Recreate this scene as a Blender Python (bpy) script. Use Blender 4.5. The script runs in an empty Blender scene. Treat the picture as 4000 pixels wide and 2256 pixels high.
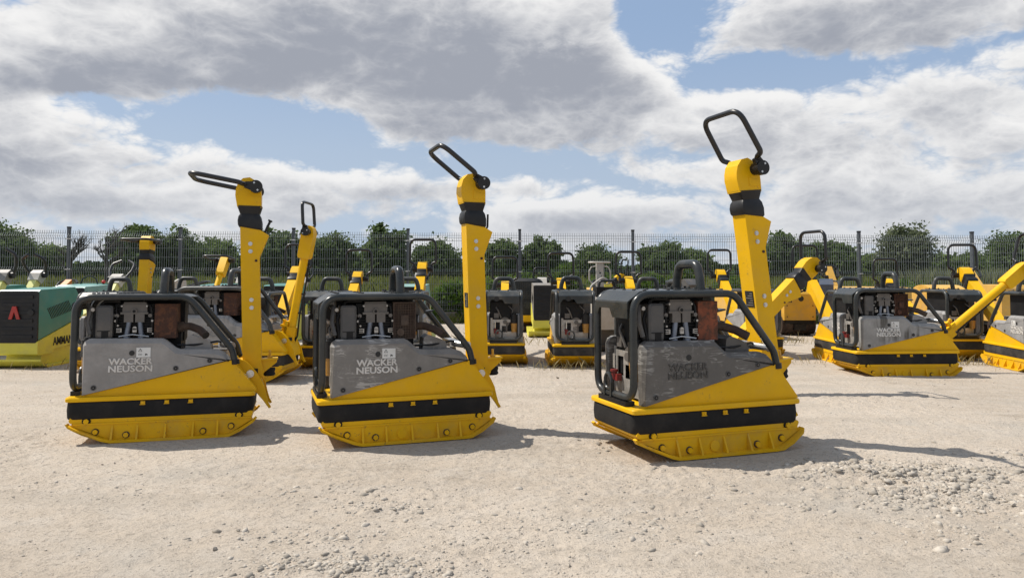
import bpy, bmesh, math, random
import numpy as np
from mathutils import Vector, Matrix
R = math.radians
sc = bpy.context.scene
COL = sc.collection
rng = np.random.default_rng(7)
random.seed(7)

# ---------------------------------------------------------------- camera
cd = bpy.data.cameras.new('camera'); cam = bpy.data.objects.new('camera', cd); COL.objects.link(cam)
cam.location = (0, 0, 1.07)
cam.rotation_euler = (R(90 + 2.3), 0, 0)
cd.sensor_width = 36.0; cd.lens = 2890 / 4000 * 36.0
cd.shift_y = -(1128 - 952) / 4000.0
cd.clip_start = 0.05; cd.clip_end = 5000
sc.camera = cam

# ---------------------------------------------------------------- sun, sky, exposure
SUN_EL = R(54.0); SUN_DIR = Vector((-0.955 * math.cos(SUN_EL), 0.297 * math.cos(SUN_EL), math.sin(SUN_EL)))
sd = bpy.data.lights.new('sun', 'SUN'); sun = bpy.data.objects.new('sun', sd); COL.objects.link(sun)
sd.energy = 5.0; sd.angle = R(0.53); sd.color = (1.0, 0.94, 0.85)
sun.rotation_euler = SUN_DIR.to_track_quat('Z', 'Y').to_euler()
sc.view_settings.view_transform = 'Standard'; sc.view_settings.look = 'None'
sc.view_settings.exposure = 0.15; sc.view_settings.gamma = 1.0

def px_dir(x, y):
    """direction (azimuth from +Y to the right, elevation) of a photograph point in the 2576 wide view"""
    s = 4000 / 2576
    u = (x * s - 2000) / 2890; v = (1068 - y * s) / 2890
    az = math.atan(u); return az, math.atan(v * math.cos(az))

class NT:
    """small helper for building node graphs"""
    def __init__(s, tree): s.t = tree; s.n = tree.nodes; s.l = tree.links
    def node(s, kind, **kw):
        n = s.n.new(kind)
        for k, v in kw.items(): setattr(n, k, v)
        return n
    def put(s, sock, v):
        if isinstance(v, (int, float)): sock.default_value = v
        elif isinstance(v, (tuple, list)): sock.default_value = v
        else: s.l.new(v, sock)
    def m(s, op, a, b=None, c=None, clamp=False):
        n = s.n.new('ShaderNodeMath'); n.operation = op; n.use_clamp = clamp
        for i, v in enumerate((a, b, c)):
            if v is not None: s.put(n.inputs[i], v)
        return n.outputs[0]
    def ramp(s, v, lo, hi, a=0.0, b=1.0, smooth=True):
        n = s.n.new('ShaderNodeMapRange'); n.interpolation_type = 'SMOOTHSTEP' if smooth else 'LINEAR'
        s.put(n.inputs[0], v); n.inputs[1].default_value = lo; n.inputs[2].default_value = hi
        n.inputs[3].default_value = a; n.inputs[4].default_value = b
        return n.outputs[0]
    def mix(s, f, a, b, blend='MIX'):
        n = s.n.new('ShaderNodeMix'); n.data_type = 'RGBA'; n.blend_type = blend
        s.put(n.inputs[0], f)
        s.put(n.inputs[6], a if not isinstance(a, tuple) else tuple(a) + (1,) * (4 - len(a)))
        s.put(n.inputs[7], b if not isinstance(b, tuple) else tuple(b) + (1,) * (4 - len(b)))
        return n.outputs[2]
    def noise(s, vec, scale, detail=4, rough=0.55, dist=0.0, lac=2.0, dim='3D'):
        n = s.n.new('ShaderNodeTexNoise'); n.noise_dimensions = dim
        if vec is not None: s.l.new(vec, n.inputs['Vector'])
        n.inputs['Scale'].default_value = scale; n.inputs['Detail'].default_value = detail
        n.inputs['Roughness'].default_value = rough; n.inputs['Distortion'].default_value = dist
        n.inputs['Lacunarity'].default_value = lac
        return n.outputs[0]
    def comb(s, x, y, z=0.0):
        n = s.n.new('ShaderNodeCombineXYZ')
        for i, v in enumerate((x, y, z)): s.put(n.inputs[i], v)
        return n.outputs[0]
    def mapping(s, vec, scale=(1, 1, 1), rot=(0, 0, 0), loc=(0, 0, 0)):
        n = s.n.new('ShaderNodeMapping'); s.l.new(vec, n.inputs[0])
        n.inputs['Scale'].default_value = scale; n.inputs['Rotation'].default_value = rot; n.inputs['Location'].default_value = loc
        return n.outputs[0]

def build_world():
    w = bpy.data.worlds.new('World'); sc.world = w; w.use_nodes = True
    w.cycles.sampling_method = 'MANUAL'; w.cycles.sample_map_resolution = 512
    t = NT(w.node_tree); t.n.clear()
    out = t.node('ShaderNodeOutputWorld'); bg = t.node('ShaderNodeBackground')
    STR = 0.10; bg.inputs[1].default_value = 0.085
    sky = t.node('ShaderNodeTexSky', sky_type='NISHITA'); sky.sun_disc = False
    sky.sun_elevation = SUN_EL; sky.sun_rotation = math.atan2(SUN_DIR.x, SUN_DIR.y)
    sky.altitude = 100; sky.air_density = 1.0; sky.dust_density = 1.6; sky.ozone_density = 1.0
    tc = t.node('ShaderNodeTexCoord'); sep = t.node('ShaderNodeSeparateXYZ'); t.l.new(tc.outputs['Generated'], sep.inputs[0])
    x, y, z = sep.outputs
    az = t.m('ARCTAN2', x, y); el = t.m('ARCSINE', z)
    zc = t.m('MAXIMUM', z, 0.0)
    t.l.new(t.comb(x, y, t.m('MAXIMUM', z, 0.16)), sky.inputs[0])   # clear air: no brown band at the horizon
    den = t.m('ADD', zc, 0.13)
    P = t.comb(t.m('DIVIDE', x, den), t.m('DIVIDE', y, den), t.m('MULTIPLY', z, 3.0))
    # cumulus shape noise: broad deck + rounded billows of falling size
    big = t.noise(P, 0.62, 3, 0.5, 0.15)
    SC = (1, 1, 1.9)
    dir3 = t.mapping(tc.outputs['Generated'], scale=SC)
    def billow(vec):
        acc_ = None
        wob = t.node('ShaderNodeVectorMath', operation='MULTIPLY_ADD'); wn = t.node('ShaderNodeTexNoise'); t.l.new(vec, wn.inputs['Vector']); wn.inputs['Scale'].default_value = 9.0; wn.inputs['Detail'].default_value = 2
        t.l.new(wn.outputs['Color'], wob.inputs[0]); wob.inputs[1].default_value = (0.05, 0.05, 0.05); t.l.new(vec, wob.inputs[2])
        for sc_, am in ((9.0, 0.40), (19.0, 0.26), (40.0, 0.17), (85.0, 0.10), (170.0, 0.07)):
            n = t.noise(wob.outputs[0], sc_, 0, 0.5)
            b = t.m('ABSOLUTE', t.m('MULTIPLY_ADD', n, 2.0, -1.0))
            acc_ = t.m('MULTIPLY', b, am) if acc_ is None else t.m('MULTIPLY_ADD', b, am, acc_)
        return acc_
    med = t.noise(dir3, 5.0, 4, 0.55, 0.2); bil = billow(dir3)
    # individual clouds and gaps seen in the yard's sky: (px, py, rx, ry, weight)
    blobs = [(760, 40, 560, 130, 0.62), (1150, 200, 360, 120, 0.55), (1460, 150, 190, 110, 0.42), (1620, 185, 110, 60, 0.34), (620, 150, 260, 70, 0.22), (70, 170, 190, 85, 0.50),
             (300, 130, 220, 120, 0.24), (500, 190, 200, 40, 0.2), (120, 390, 380, 100, 0.34), (620, 420, 240, 40, 0.22), (1000, 300, 260, 60, 0.18),
             (2120, 330, 680, 175, 0.27), (1650, 330, 260, 90, 0.14), (2250, 20, 440, 90, 0.40), (1050, 470, 420, 45, 0.22), (1530, 545, 170, 40, 0.25), (2350, 500, 400, 55, 0.2),
             (300, 500, 420, 40, 0.22),
             (640, 300, 260, 75, -0.46), (230, 258, 170, 28, -0.40), (1660, 60, 150, 130, -0.62), (1880, 175, 190, 60, -0.55), (2250, 150, 260, 38, -0.36),
             (1290, 405, 330, 42, -0.34), (1560, 470, 230, 30, -0.28), (860, 380, 130, 50, -0.2), (520, 165, 60, 30, -0.12), (1780, 300, 90, 40, -0.15), (1330, 500, 160, 24, -0.2), (860, 330, 110, 30, -0.2)]
    acc = None; rise = None; UP = R(1.6)
    for (px, py, rx, ry, wt) in blobs:
        a0, e0 = px_dir(px, py); k = (4000 / 2576) / 2890
        dx = t.m('DIVIDE', t.m('SUBTRACT', az, a0), rx * k * math.cos(a0) ** 2)
        dy = t.m('DIVIDE', t.m('SUBTRACT', el, e0), ry * k)
        r2 = t.m('MULTIPLY_ADD', dx, dx, t.m('MULTIPLY', dy, dy))
        g = t.m('POWER', 2.718, t.m('MULTIPLY', r2, -1.0))
        gd = t.m('MULTIPLY', g, dy); wd = 2 * UP * wt / (ry * k)
        acc = t.m('MULTIPLY', g, wt) if acc is None else t.m('MULTIPLY_ADD', g, wt, acc)
        rise = t.m('MULTIPLY', gd, wd) if rise is None else t.m('MULTIPLY_ADD', gd, wd, rise)
    # the same noise a little higher towards the sun: tops catch light, bases stay grey
    off = t.mapping(tc.outputs['Generated'], scale=SC, loc=(-0.020, 0.0, 0.050))
    med_up = t.noise(off, 5.0, 4, 0.55, 0.2)
    off2 = t.mapping(tc.outputs['Generated'], scale=SC, loc=(-0.006, 0.0, 0.016)); bil_up = billow(off2)
    d = t.m('MULTIPLY_ADD', t.m('SUBTRACT', big, 0.5), 0.30, t.m('ADD', acc, t.ramp(el, R(2), R(10), 0.12, 0.05)))
    d = t.m('MULTIPLY_ADD', t.m('SUBTRACT', med, 0.5), 1.15, d)
    d = t.m('MULTIPLY_ADD', t.m('SUBTRACT', bil, 0.25), 0.85, d)
    alpha = t.ramp(d, -0.06, 0.19)
    lit = t.m('MULTIPLY_ADD', t.m('SUBTRACT', med, med_up), 2.4, t.m('MULTIPLY', rise, 1.1))
    lit = t.m('MULTIPLY_ADD', t.m('SUBTRACT', bil, bil_up), 1.5, lit)
    thick = t.ramp(d, 0.03, 0.80, 0.0, 1.0, False)
    shade = t.ramp(t.m('SUBTRACT', t.m('MULTIPLY', thick, 1.2), lit), -0.25, 1.25)
    S = 1.0 / STR
    white = tuple(v * S for v in (0.96, 0.955, 0.95)); grey = tuple(v * S for v in (0.375, 0.40, 0.462))
    cl = t.mix(shade, white, grey)
    # distance: low clouds sink into pale air
    air = t.ramp(el, R(-1), R(9), 1.0, 0.0)
    cl = t.mix(t.m('MULTIPLY', air, 0.62), cl, tuple(v * S for v in (0.62, 0.655, 0.715)))
    blue = t.mix(t.ramp(el, R(1), R(20), 0.9, 0.0), tuple(v * S for v in (0.37, 0.515, 0.755)), tuple(v * S for v in (0.60, 0.69, 0.81)))
    blue = t.mix(0.25, blue, sky.outputs[0])
    col = t.mix(alpha, blue, cl)
    t.l.new(col, bg.inputs[0]); t.l.new(bg.outputs[0], out.inputs[0])
build_world()

# ---------------------------------------------------------------- materials
MAT = {}
def mat(name, col, rough=0.5, metal=0.0, var=0.0, vscale=8.0, col2=None, f2=0.5, bump=0.0, bscale=60.0, coat=0.0, spec=0.5, dirt=0.0, dirtcol=(0.30, 0.24, 0.17), chip=0.0):
    """principled paint with low-frequency colour variation, an optional second worn colour, grain and dust"""
    if name in MAT: return MAT[name]
    m = bpy.data.materials.new(name); m.use_nodes = True; t = NT(m.node_tree)
    b = t.n['Principled BSDF']; MAT[name] = m
    tc = t.node('ShaderNodeTexCoord'); oi = t.node('ShaderNodeObjectInfo')
    v = t.node('ShaderNodeVectorMath', operation='ADD'); t.l.new(tc.outputs['Object'], v.inputs[0])
    cx = t.comb(t.m('MULTIPLY', oi.outputs['Random'], 13.0), t.m('MULTIPLY', oi.outputs['Random'], 7.0), 0.0); t.l.new(cx, v.inputs[1])
    vec = v.outputs[0]
    c = tuple(col) + (1,)
    base = c
    n1 = t.noise(vec, vscale, 5, 0.6)
    if var: base = t.mix(t.ramp(n1, 0.25, 0.75), tuple(x * (1 - var) for x in col), tuple(min(1, x * (1 + var)) for x in col))
    if col2 is not None:
        n2 = t.noise(vec, vscale * 1.7, 7, 0.65, 0.4)
        base = t.mix(t.ramp(n2, f2 - 0.07, f2 + 0.07), base, tuple(col2))
    if chip:
        n4 = t.noise(vec, 38.0, 5, 0.7, 0.3); n5 = t.noise(vec, 4.0, 3, 0.6)
        base = t.mix(t.m('MULTIPLY', t.m('MULTIPLY', t.ramp(n4, 0.60, 0.66), t.ramp(n5, 0.48, 0.62)), chip), base, (0.16, 0.105, 0.055))
    if dirt:
        n3 = t.noise(vec, 5.0, 7, 0.7, 0.3)
        base = t.mix(t.m('MULTIPLY', t.ramp(n3, 0.42, 0.72), dirt), base, tuple(dirtcol))
    t.put(b.inputs['Base Color'], base)
    b.inputs['Metallic'].default_value = metal
    t.put(b.inputs['Roughness'], t.ramp(n1, 0.2, 0.8, max(0.05, rough - 0.08), min(1, rough + 0.1)))
    b.inputs['Specular IOR Level'].default_value = spec
    if coat: b.inputs['Coat Weight'].default_value = coat; b.inputs['Coat Roughness'].default_value = 0.15
    if bump:
        bn = t.node('ShaderNodeBump'); bn.inputs['Strength'].default_value = bump; bn.inputs['Distance'].default_value = 0.004
        t.l.new(t.noise(vec, bscale, 4, 0.6), bn.inputs['Height']); t.l.new(bn.outputs[0], b.inputs['Normal'])
    return m

YEL = (0.72, 0.405, 0.004)
mat('yellow_paint', YEL, 0.38, var=0.07, vscale=3, dirt=0.10, bump=0.04, bscale=25, spec=0.18, chip=0.45)
mat('yellow_worn', (0.66, 0.36, 0.03), 0.5, var=0.10, vscale=4, col2=(0.24, 0.11, 0.04), f2=0.73, dirt=0.35)
mat('yellow_old', (0.62, 0.36, 0.06), 0.6, var=0.12, vscale=5, col2=(0.20, 0.10, 0.05), f2=0.68, dirt=0.4)
mat('lime_paint', (0.60, 0.55, 0.06), 0.42, var=0.07, vscale=4, dirt=0.25)
mat('pale_yellow', (0.62, 0.60, 0.20), 0.5, var=0.08, vscale=4, dirt=0.3)
mat('teal_paint', (0.042, 0.200, 0.172), 0.36, var=0.10, vscale=3, dirt=0.15)
mat('pale_teal', (0.18, 0.33, 0.30), 0.45, var=0.10, vscale=3, dirt=0.2)
mat('charcoal_paint', (0.023, 0.027, 0.028), 0.30, spec=0.4, var=0.14, vscale=5, dirt=0.08, bump=0.04, bscale=40)
mat('charcoal_worn', (0.032, 0.037, 0.038), 0.40, spec=0.4, var=0.18, vscale=5, col2=(0.13, 0.125, 0.115), f2=0.74, dirt=0.22)
mat('black_plastic', (0.009, 0.009, 0.010), 0.42, var=0.2, vscale=8, spec=0.35, dirt=0.04)
mat('black_grip', (0.011, 0.011, 0.012), 0.32, var=0.2, vscale=9)
mat('dark_grille', (0.012, 0.013, 0.015), 0.5, spec=0.3, var=0.2, vscale=6, dirt=0.05)
mat('rubber', (0.014, 0.0135, 0.0135), 0.8, var=0.2, vscale=6, spec=0.25, dirt=0.16, dirtcol=(0.10, 0.085, 0.07), bump=0.15, bscale=50)
mat('rubber_dusty', (0.03, 0.028, 0.026), 0.85, var=0.3, vscale=6, spec=0.25, dirt=0.4, dirtcol=(0.14, 0.12, 0.10), bump=0.2, bscale=50)
mat('engine_black', (0.007, 0.007, 0.0075), 0.6, spec=0.25, var=0.3, vscale=10, dirt=0.2, dirtcol=(0.05, 0.045, 0.04))
mat('cast_grey', (0.125, 0.113, 0.102), 0.5, metal=0.25, var=0.15, vscale=14, dirt=0.25, dirtcol=(0.08, 0.07, 0.06), bump=0.1)
mat('dull_grey', (0.066, 0.064, 0.063), 0.55, var=0.12, vscale=10, dirt=0.2)
mat('tube_blue', (0.16, 0.18, 0.22), 0.4, metal=0.5, var=0.2, vscale=20)
mat('steel', (0.55, 0.54, 0.52), 0.28, metal=0.9, var=0.15, vscale=20, dirt=0.1)
mat('zinc_plate', (0.42, 0.40, 0.37), 0.45, metal=0.45, var=0.2, vscale=18, dirt=0.3, bump=0.1)
mat('white_plate', (0.62, 0.62, 0.60), 0.5, var=0.05, dirt=0.2)
mat('white_housing', (0.44, 0.415, 0.375), 0.5, var=0.10, vscale=6, dirt=0.35)
mat('grey_housing', (0.20, 0.185, 0.165), 0.55, var=0.12, vscale=6, dirt=0.3)
mat('letter_light', (0.58, 0.56, 0.53), 0.5, var=0.12, vscale=20, dirt=0.25)
mat('letter_shaded', (0.05, 0.047, 0.043), 0.6, var=0.2, vscale=30, col2=(0.20, 0.19, 0.175), f2=0.6)  # panel-coloured letters painted dark to stand for shadow along their raised edges
mat('yellow_base', (0.70, 0.392, 0.006), 0.45, var=0.08, vscale=4, spec=0.18, chip=0.85, dirt=0.30, dirtcol=(0.27, 0.20, 0.11), col2=(0.34, 0.22, 0.07), f2=0.77)
mat('print_black', (0.012, 0.012, 0.012), 0.6)
mat('red_paint', (0.36, 0.025, 0.02), 0.4, var=0.15, vscale=9, dirt=0.1)
mat('red_tap', (0.20, 0.018, 0.016), 0.45, var=0.2, vscale=20, dirt=0.3, dirtcol=(0.05, 0.04, 0.035))
mat('red_plastic', (0.50, 0.02, 0.02), 0.3)
mat('amber_cup', (0.40, 0.20, 0.04), 0.3, var=0.2)
mat('orange_paint', (0.62, 0.20, 0.02), 0.45, var=0.1, dirt=0.3)
mat('rust', (0.052, 0.022, 0.013), 0.85, var=0.35, vscale=16, col2=(0.105, 0.042, 0.02), f2=0.55, bump=0.35, bscale=70)
mat('rust_red', (0.19, 0.055, 0.025), 0.85, var=0.35, vscale=14, col2=(0.08, 0.035, 0.02), f2=0.52, bump=0.35, bscale=70)
mat('rust_dark', (0.045, 0.026, 0.018), 0.8, var=0.3, vscale=16, dirt=0.2, bump=0.25, bscale=60)
mat('post_grey', (0.075, 0.085, 0.098), 0.45, metal=0.2, var=0.12, vscale=3)
mat('wire_grey', (0.17, 0.19, 0.195), 0.45, metal=0.2)
mat('concrete', (0.16, 0.15, 0.135), 0.9, var=0.2, vscale=4, dirt=0.4, bump=0.3, bscale=40)
mat('blue_plastic', (0.05, 0.065, 0.10), 0.45, var=0.1, dirt=0.15)

def panel_mat(name, col, scratch, scratch_col, stain=0.0, dark=0.0, seed=0.0, streak=0.0):
    """cast side panel: mottled grey with scuffs and scratches along and across the panel"""
    m = bpy.data.materials.new(name); m.use_nodes = True; t = NT(m.node_tree); b = t.n['Principled BSDF']; MAT[name] = m
    tc = t.node('ShaderNodeTexCoord'); vec = t.mapping(tc.outputs['Object'], loc=(seed, seed * 1.7, seed * 0.6))
    n1 = t.noise(vec, 7, 7, 0.65, 0.3); n0 = t.noise(vec, 40, 5, 0.6)
    base = t.mix(t.ramp(n1, 0.3, 0.72), tuple(x * 0.80 for x in col), tuple(x * 1.16 for x in col))
    base = t.mix(t.m('MULTIPLY', t.ramp(n0, 0.35, 0.75), 0.25), base, tuple(x * 0.7 for x in col))
    def line(rot, sx, sz, w, sd):
        n = t.noise(t.mapping(vec, scale=(sx, 1, sz), rot=(0, R(rot), 0), loc=(sd, 0, sd * 0.7)), 1.0, 3, 0.5, 0.6)
        return t.ramp(t.m('ABSOLUTE', t.m('SUBTRACT', n, 0.5)), w * 0.4, w, 1.0, 0.0)
    lines = t.m('MAXIMUM', t.m('MAXIMUM', line(7, 1.6, 13, 0.016, 1.0), line(-14, 2.2, 17, 0.014, 5.0)), t.m('MAXIMUM', line(62, 2.5, 16, 0.012, 9.0), line(-48, 3.0, 19, 0.010, 13.0)))
    pl = t.ramp(t.noise(vec, 7.5, 3, 0.55), 0.50, 0.60)
    sp = t.m('MULTIPLY', t.ramp(t.noise(vec, 75, 5, 0.7, 0.5), 0.56, 0.63), t.ramp(t.noise(t.mapping(vec, loc=(3, 1, 7)), 8.0, 4, 0.6), 0.50, 0.62))
    f = t.m('MAXIMUM', t.m('MULTIPLY', lines, pl), t.m('MULTIPLY', sp, 0.45))
    base = t.mix(t.m('MULTIPLY', f, scratch), base, tuple(scratch_col))
    if stain:
        st = t.m('MULTIPLY', t.ramp(t.noise(t.mapping(vec, scale=(26, 1, 3)), 1.0, 4, 0.6, 0.1), 0.42, 0.62), t.ramp(t.noise(vec, 3.2, 3, 0.5), 0.45, 0.6))
        base = t.mix(t.m('MULTIPLY', st, stain), base, (0.045, 0.040, 0.032))
    t.put(b.inputs['Base Color'], base)
    t.put(b.inputs['Roughness'], t.ramp(n1, 0.2, 0.8, 0.45, 0.7))
    bn = t.node('ShaderNodeBump'); bn.inputs['Strength'].default_value = 0.12; bn.inputs['Distance'].default_value = 0.003
    t.l.new(n0, bn.inputs['Height']); t.l.new(bn.outputs[0], b.inputs['Normal'])
panel_mat('panel_plain', (0.27, 0.255, 0.24), 0.22, (0.36, 0.35, 0.33), seed=1.3)
panel_mat('panel_scuffed', (0.185, 0.172, 0.157), 0.75, (0.42, 0.40, 0.37), seed=4.1)
panel_mat('panel_dark', (0.105, 0.097, 0.088), 0.65, (0.30, 0.29, 0.27), seed=8.7)
panel_mat('panel_stained', (0.270, 0.265, 0.255), 0.3, (0.40, 0.39, 0.37), stain=0.85, seed=2.2)
panel_mat('panel_far', (0.275, 0.27, 0.265), 0.3, (0.42, 0.41, 0.39), stain=0.35, seed=6.0)

# ---------------------------------------------------------------- geometry helpers
def new_mesh(name, bm, material, smooth=24.5):
    me = bpy.data.meshes.new(name)
    bmesh.ops.remove_doubles(bm, verts=bm.verts, dist=1e-6)
    bmesh.ops.recalc_face_normals(bm, faces=bm.faces)
    bm.to_mesh(me); bm.free()
    if material: me.materials.append(MAT[material] if isinstance(material, str) else material)
    if smooth:
        me.polygons.foreach_set('use_smooth', [True] * len(me.polygons)); me.set_sharp_from_angle(angle=R(smooth))
    return me
def link(name, data, parent=None, loc=None, rot=None, scale=None):
    o = bpy.data.objects.new(name, data); COL.objects.link(o)
    if parent is not None: o.parent = parent
    if loc is not None: o.location = loc
    if rot is not None: o.rotation_euler = rot
    if scale is not None: o.scale = scale
    return o
def tag(o, label=None, cat=None, group=None, kind=None):
    if label: o['label'] = label
    if cat: o['category'] = cat
    if group: o['group'] = group
    if kind: o['kind'] = kind
    return o
def thing(name, label, cat, loc=(0, 0, 0), rz=0.0, group=None, scale=1.0):
    o = link(name, None, None, loc, (0, 0, rz), (scale,) * 3); o.empty_display_size = 0.2
    return tag(o, label, cat, group)

def box(bm, x0, x1, y0, y1, z0, z1):
    v = [bm.verts.new(p) for p in ((x0, y0, z0), (x1, y0, z0), (x1, y1, z0), (x0, y1, z0), (x0, y0, z1), (x1, y0, z1), (x1, y1, z1), (x0, y1, z1))]
    for f in ((0, 3, 2, 1), (4, 5, 6, 7), (0, 1, 5, 4), (1, 2, 6, 5), (2, 3, 7, 6), (3, 0, 4, 7)): bm.faces.new([v[i] for i in f])
    return v
AX = {'xz': lambda a, b, d: (a, d, b), 'yz': lambda a, b, d: (d, a, b), 'xy': lambda a, b, d: (a, b, d)}
def prism(bm, pts, d0, d1, plane='xz', inset=None):
    """polygon in a plane extruded along the third axis"""
    f = AX[plane]
    lo = [bm.verts.new(f(a, b, d0)) for a, b in pts]; hi = [bm.verts.new(f(a, b, d1)) for a, b in pts]
    n = len(pts); bm.faces.new(lo); bm.faces.new(hi[::-1])
    for i in range(n): bm.faces.new((lo[i], hi[i], hi[(i + 1) % n], lo[(i + 1) % n]))
    return lo + hi
def rrect(x0, x1, y0, y1, r, seg=4):
    pts = []
    for cx, cy, a in ((x1 - r, y1 - r, 0), (x0 + r, y1 - r, 90), (x0 + r, y0 + r, 180), (x1 - r, y0 + r, 270)):
        for i in range(seg + 1):
            t = R(a + 90 * i / seg); pts.append((cx + r * math.cos(t), cy + r * math.sin(t)))
    return pts
def loft(bm, rings):
    """closed rings of equal length joined and capped"""
    vs = [[bm.verts.new(p) for p in ring] for ring in rings]; n = len(vs[0])
    for a, b in zip(vs, vs[1:]):
        for i in range(n): bm.faces.new((a[i], a[(i + 1) % n], b[(i + 1) % n], b[i]))
    bm.faces.new(vs[0][::-1]); bm.faces.new(vs[-1])
def fillet(path, rad, seg=6):
    out = [Vector(path[0])]
    rads = rad if isinstance(rad, (list, tuple)) else [rad] * len(path)
    for i in range(1, len(path) - 1):
        p, a, b = Vector(path[i]), Vector(path[i - 1]), Vector(path[i + 1])
        da, db = (a - p), (b - p); la, lb = da.length, db.length; da /= la; db /= lb
        ang = da.angle(db); t = min(rads[i] / math.tan(ang / 2), la * 0.49, lb * 0.49)
        p0, p1 = p + da * t, p + db * t
        for k in range(seg + 1):
            s = k / seg; out.append((1 - s) ** 2 * p0 + 2 * s * (1 - s) * p + s * s * p1)
    out.append(Vector(path[-1])); return out
def tube(bm, path, r, seg=12, rad=0.0, fseg=6, caps=True, r1=None):
    if 10 <= seg < 16: seg = 16
    pts = fillet(path, rad, fseg) if rad else [Vector(p) for p in path]
    n = len(pts); prev = None; rings = []
    for i, p in enumerate(pts):
        d = (pts[min(i + 1, n - 1)] - pts[max(i - 1, 0)]).normalized()
        if prev is None: a = d.orthogonal().normalized()
        else: a = (prev - d * prev.dot(d)).normalized()
        prev = a; b = d.cross(a); rr = r if r1 is None else r + (r1 - r) * i / (n - 1)
        rings.append([bm.verts.new(p + (a * math.cos(2 * math.pi * k / seg) + b * math.sin(2 * math.pi * k / seg)) * rr) for k in range(seg)])
    for A, B in zip(rings, rings[1:]):
        for k in range(seg): bm.faces.new((A[k], A[(k + 1) % seg], B[(k + 1) % seg], B[k]))
    if caps: bm.faces.new(rings[0][::-1]); bm.faces.new(rings[-1])
def cyl(bm, p0, p1, r, seg=16, r1=None): tube(bm, [p0, p1], r, seg, r1=r1)
def bevel(bm, w, seg=2, ang=25):
    e = [e for e in bm.edges if len(e.link_faces) == 2 and e.calc_face_angle(0) > R(ang)]
    if e: bmesh.ops.bevel(bm, geom=e, offset=w, segments=seg, profile=0.5, affect='EDGES', clamp_overlap=True)

CACHE = {}
def cached(key, material, fn, smooth=24.5):
    k = (key, material)
    if k not in CACHE:
        bm = bmesh.new(); fn(bm); CACHE[k] = new_mesh(key, bm, material, smooth)
    return CACHE[k]
def part(name, material, fn, parent, key=None, loc=None, rot=None, smooth=24.5, scale=None):
    return link(name, cached(key or name, material, fn, smooth), parent, loc, rot, scale)

def text_mesh(key, lines, width, height, depth, material, weight=0.02, shear=0.0, bold=((0, 0), (0.024, 0.0), (-0.024, 0.0), (0.0, 0.018), (0.0, -0.018))):
    """raised lettering in the xz plane, facing -y, lower left corner at the origin"""
    k = ('text', key, material)
    if k in CACHE: return CACHE[k]
    bm = bmesh.new(); n = len(lines); lh = height / (n + (n - 1) * 0.14)
    for i, s in enumerate(lines):
        cu = bpy.data.curves.new('t', 'FONT'); cu.body = s; cu.size = 1.0; cu.offset = weight; cu.extrude = 0.05; cu.resolution_u = 3; cu.shear = shear
        o = bpy.data.objects.new('t', cu); COL.objects.link(o); bpy.context.view_layer.update()
        me = bpy.data.meshes.new_from_object(o.evaluated_get(bpy.context.evaluated_depsgraph_get()))
        co = np.array([v.co for v in me.vertices]); lo, hi = co.min(0), co.max(0)
        b2 = bmesh.new(); b2.from_mesh(me)
        z0 = height - lh * (i + 1) - i * 0.14 * lh
        for v in b2.verts:
            c = v.co; v.co = ((c.x - lo[0]) / (hi[0] - lo[0]) * width, -((c.z - lo[2]) / (hi[2] - lo[2])) * depth, z0 + (c.y - lo[1]) / (hi[1] - lo[1]) * lh)
        b2.to_mesh(me); b2.free()
        for q, (sx, sz) in enumerate(bold):
            k0 = len(bm.verts); bm.from_mesh(me); bm.verts.ensure_lookup_table()
            for v in bm.verts[k0:]: v.co += Vector((sx * lh, -0.00025 * q, sz * lh))
        bpy.data.objects.remove(o); bpy.data.curves.remove(cu); bpy.data.meshes.remove(me)
    CACHE[k] = new_mesh(key, bm, material, 30); return CACHE[k]

def hexbolt(bm, r=0.016, h=0.011, washer=True):
    """bolt head looking along -y, seated at y = 0"""
    if washer: cyl(bm, (0, 0.004, 0), (0, -0.004, 0), r * 1.35, 16)
    v = [(r * math.cos(R(60 * k + 12)), r * math.sin(R(60 * k + 12))) for k in range(6)]
    prism(bm, v, -0.004, -h)
def socketbolt(bm, r=0.014):
    cyl(bm, (0, 0.004, 0), (0, -0.005, 0), r, 18)
def ringbolt(bm):
    cyl(bm, (0, 0.004, 0), (0, -0.003, 0), 0.017, 18)

# ---------------------------------------------------------------- vibratory plate, large grey and yellow type
def mirror_y(pts): return [(x, -y, z) for x, y, z in pts]
FRONT = [(-0.572, 0.122), (-0.556, 0.098), (-0.47, 0.058), (-0.36, 0.014), (-0.31, 0.001), (-0.26, 0.0)]
REAR = [(0.35, 0.0), (0.40, 0.003), (0.47, 0.036), (0.55, 0.088), (0.572, 0.114)]
def sole_profile(th):
    lower = FRONT + REAR
    upper = [(x + (0.004 if x < 0 else -0.004), z + th) for x, z in lower]
    upper[0] = (FRONT[0][0] + 0.012, FRONT[0][1] + 0.006); upper[-1] = (REAR[-1][0] - 0.012, REAR[-1][1] + 0.006)
    return lower + upper[::-1]
def g_runner(s):
    def f(bm):
        prism(bm, sole_profile(0.017), s * 0.312, s * 0.246)
        for v in bm.verts:
            if abs(v.co.x) > 0.53 and abs(v.co.y) > 0.30: v.co.y *= 0.90 if abs(v.co.x) > 0.552 else 0.965
        bevel(bm, 0.004, 2, 30)
        web = [(-0.545, 0.112), (-0.30, 0.010), (0.385, 0.010), (0.545, 0.108), (0.53, 0.122), (-0.53, 0.122)]
        prism(bm, web, s * 0.268, s * 0.25)
        prism(bm, [(-0.535, 0.114), (0.535, 0.114), (0.525, 0.124), (-0.525, 0.124)], s * 0.274, s * 0.262)
    return f
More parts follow.
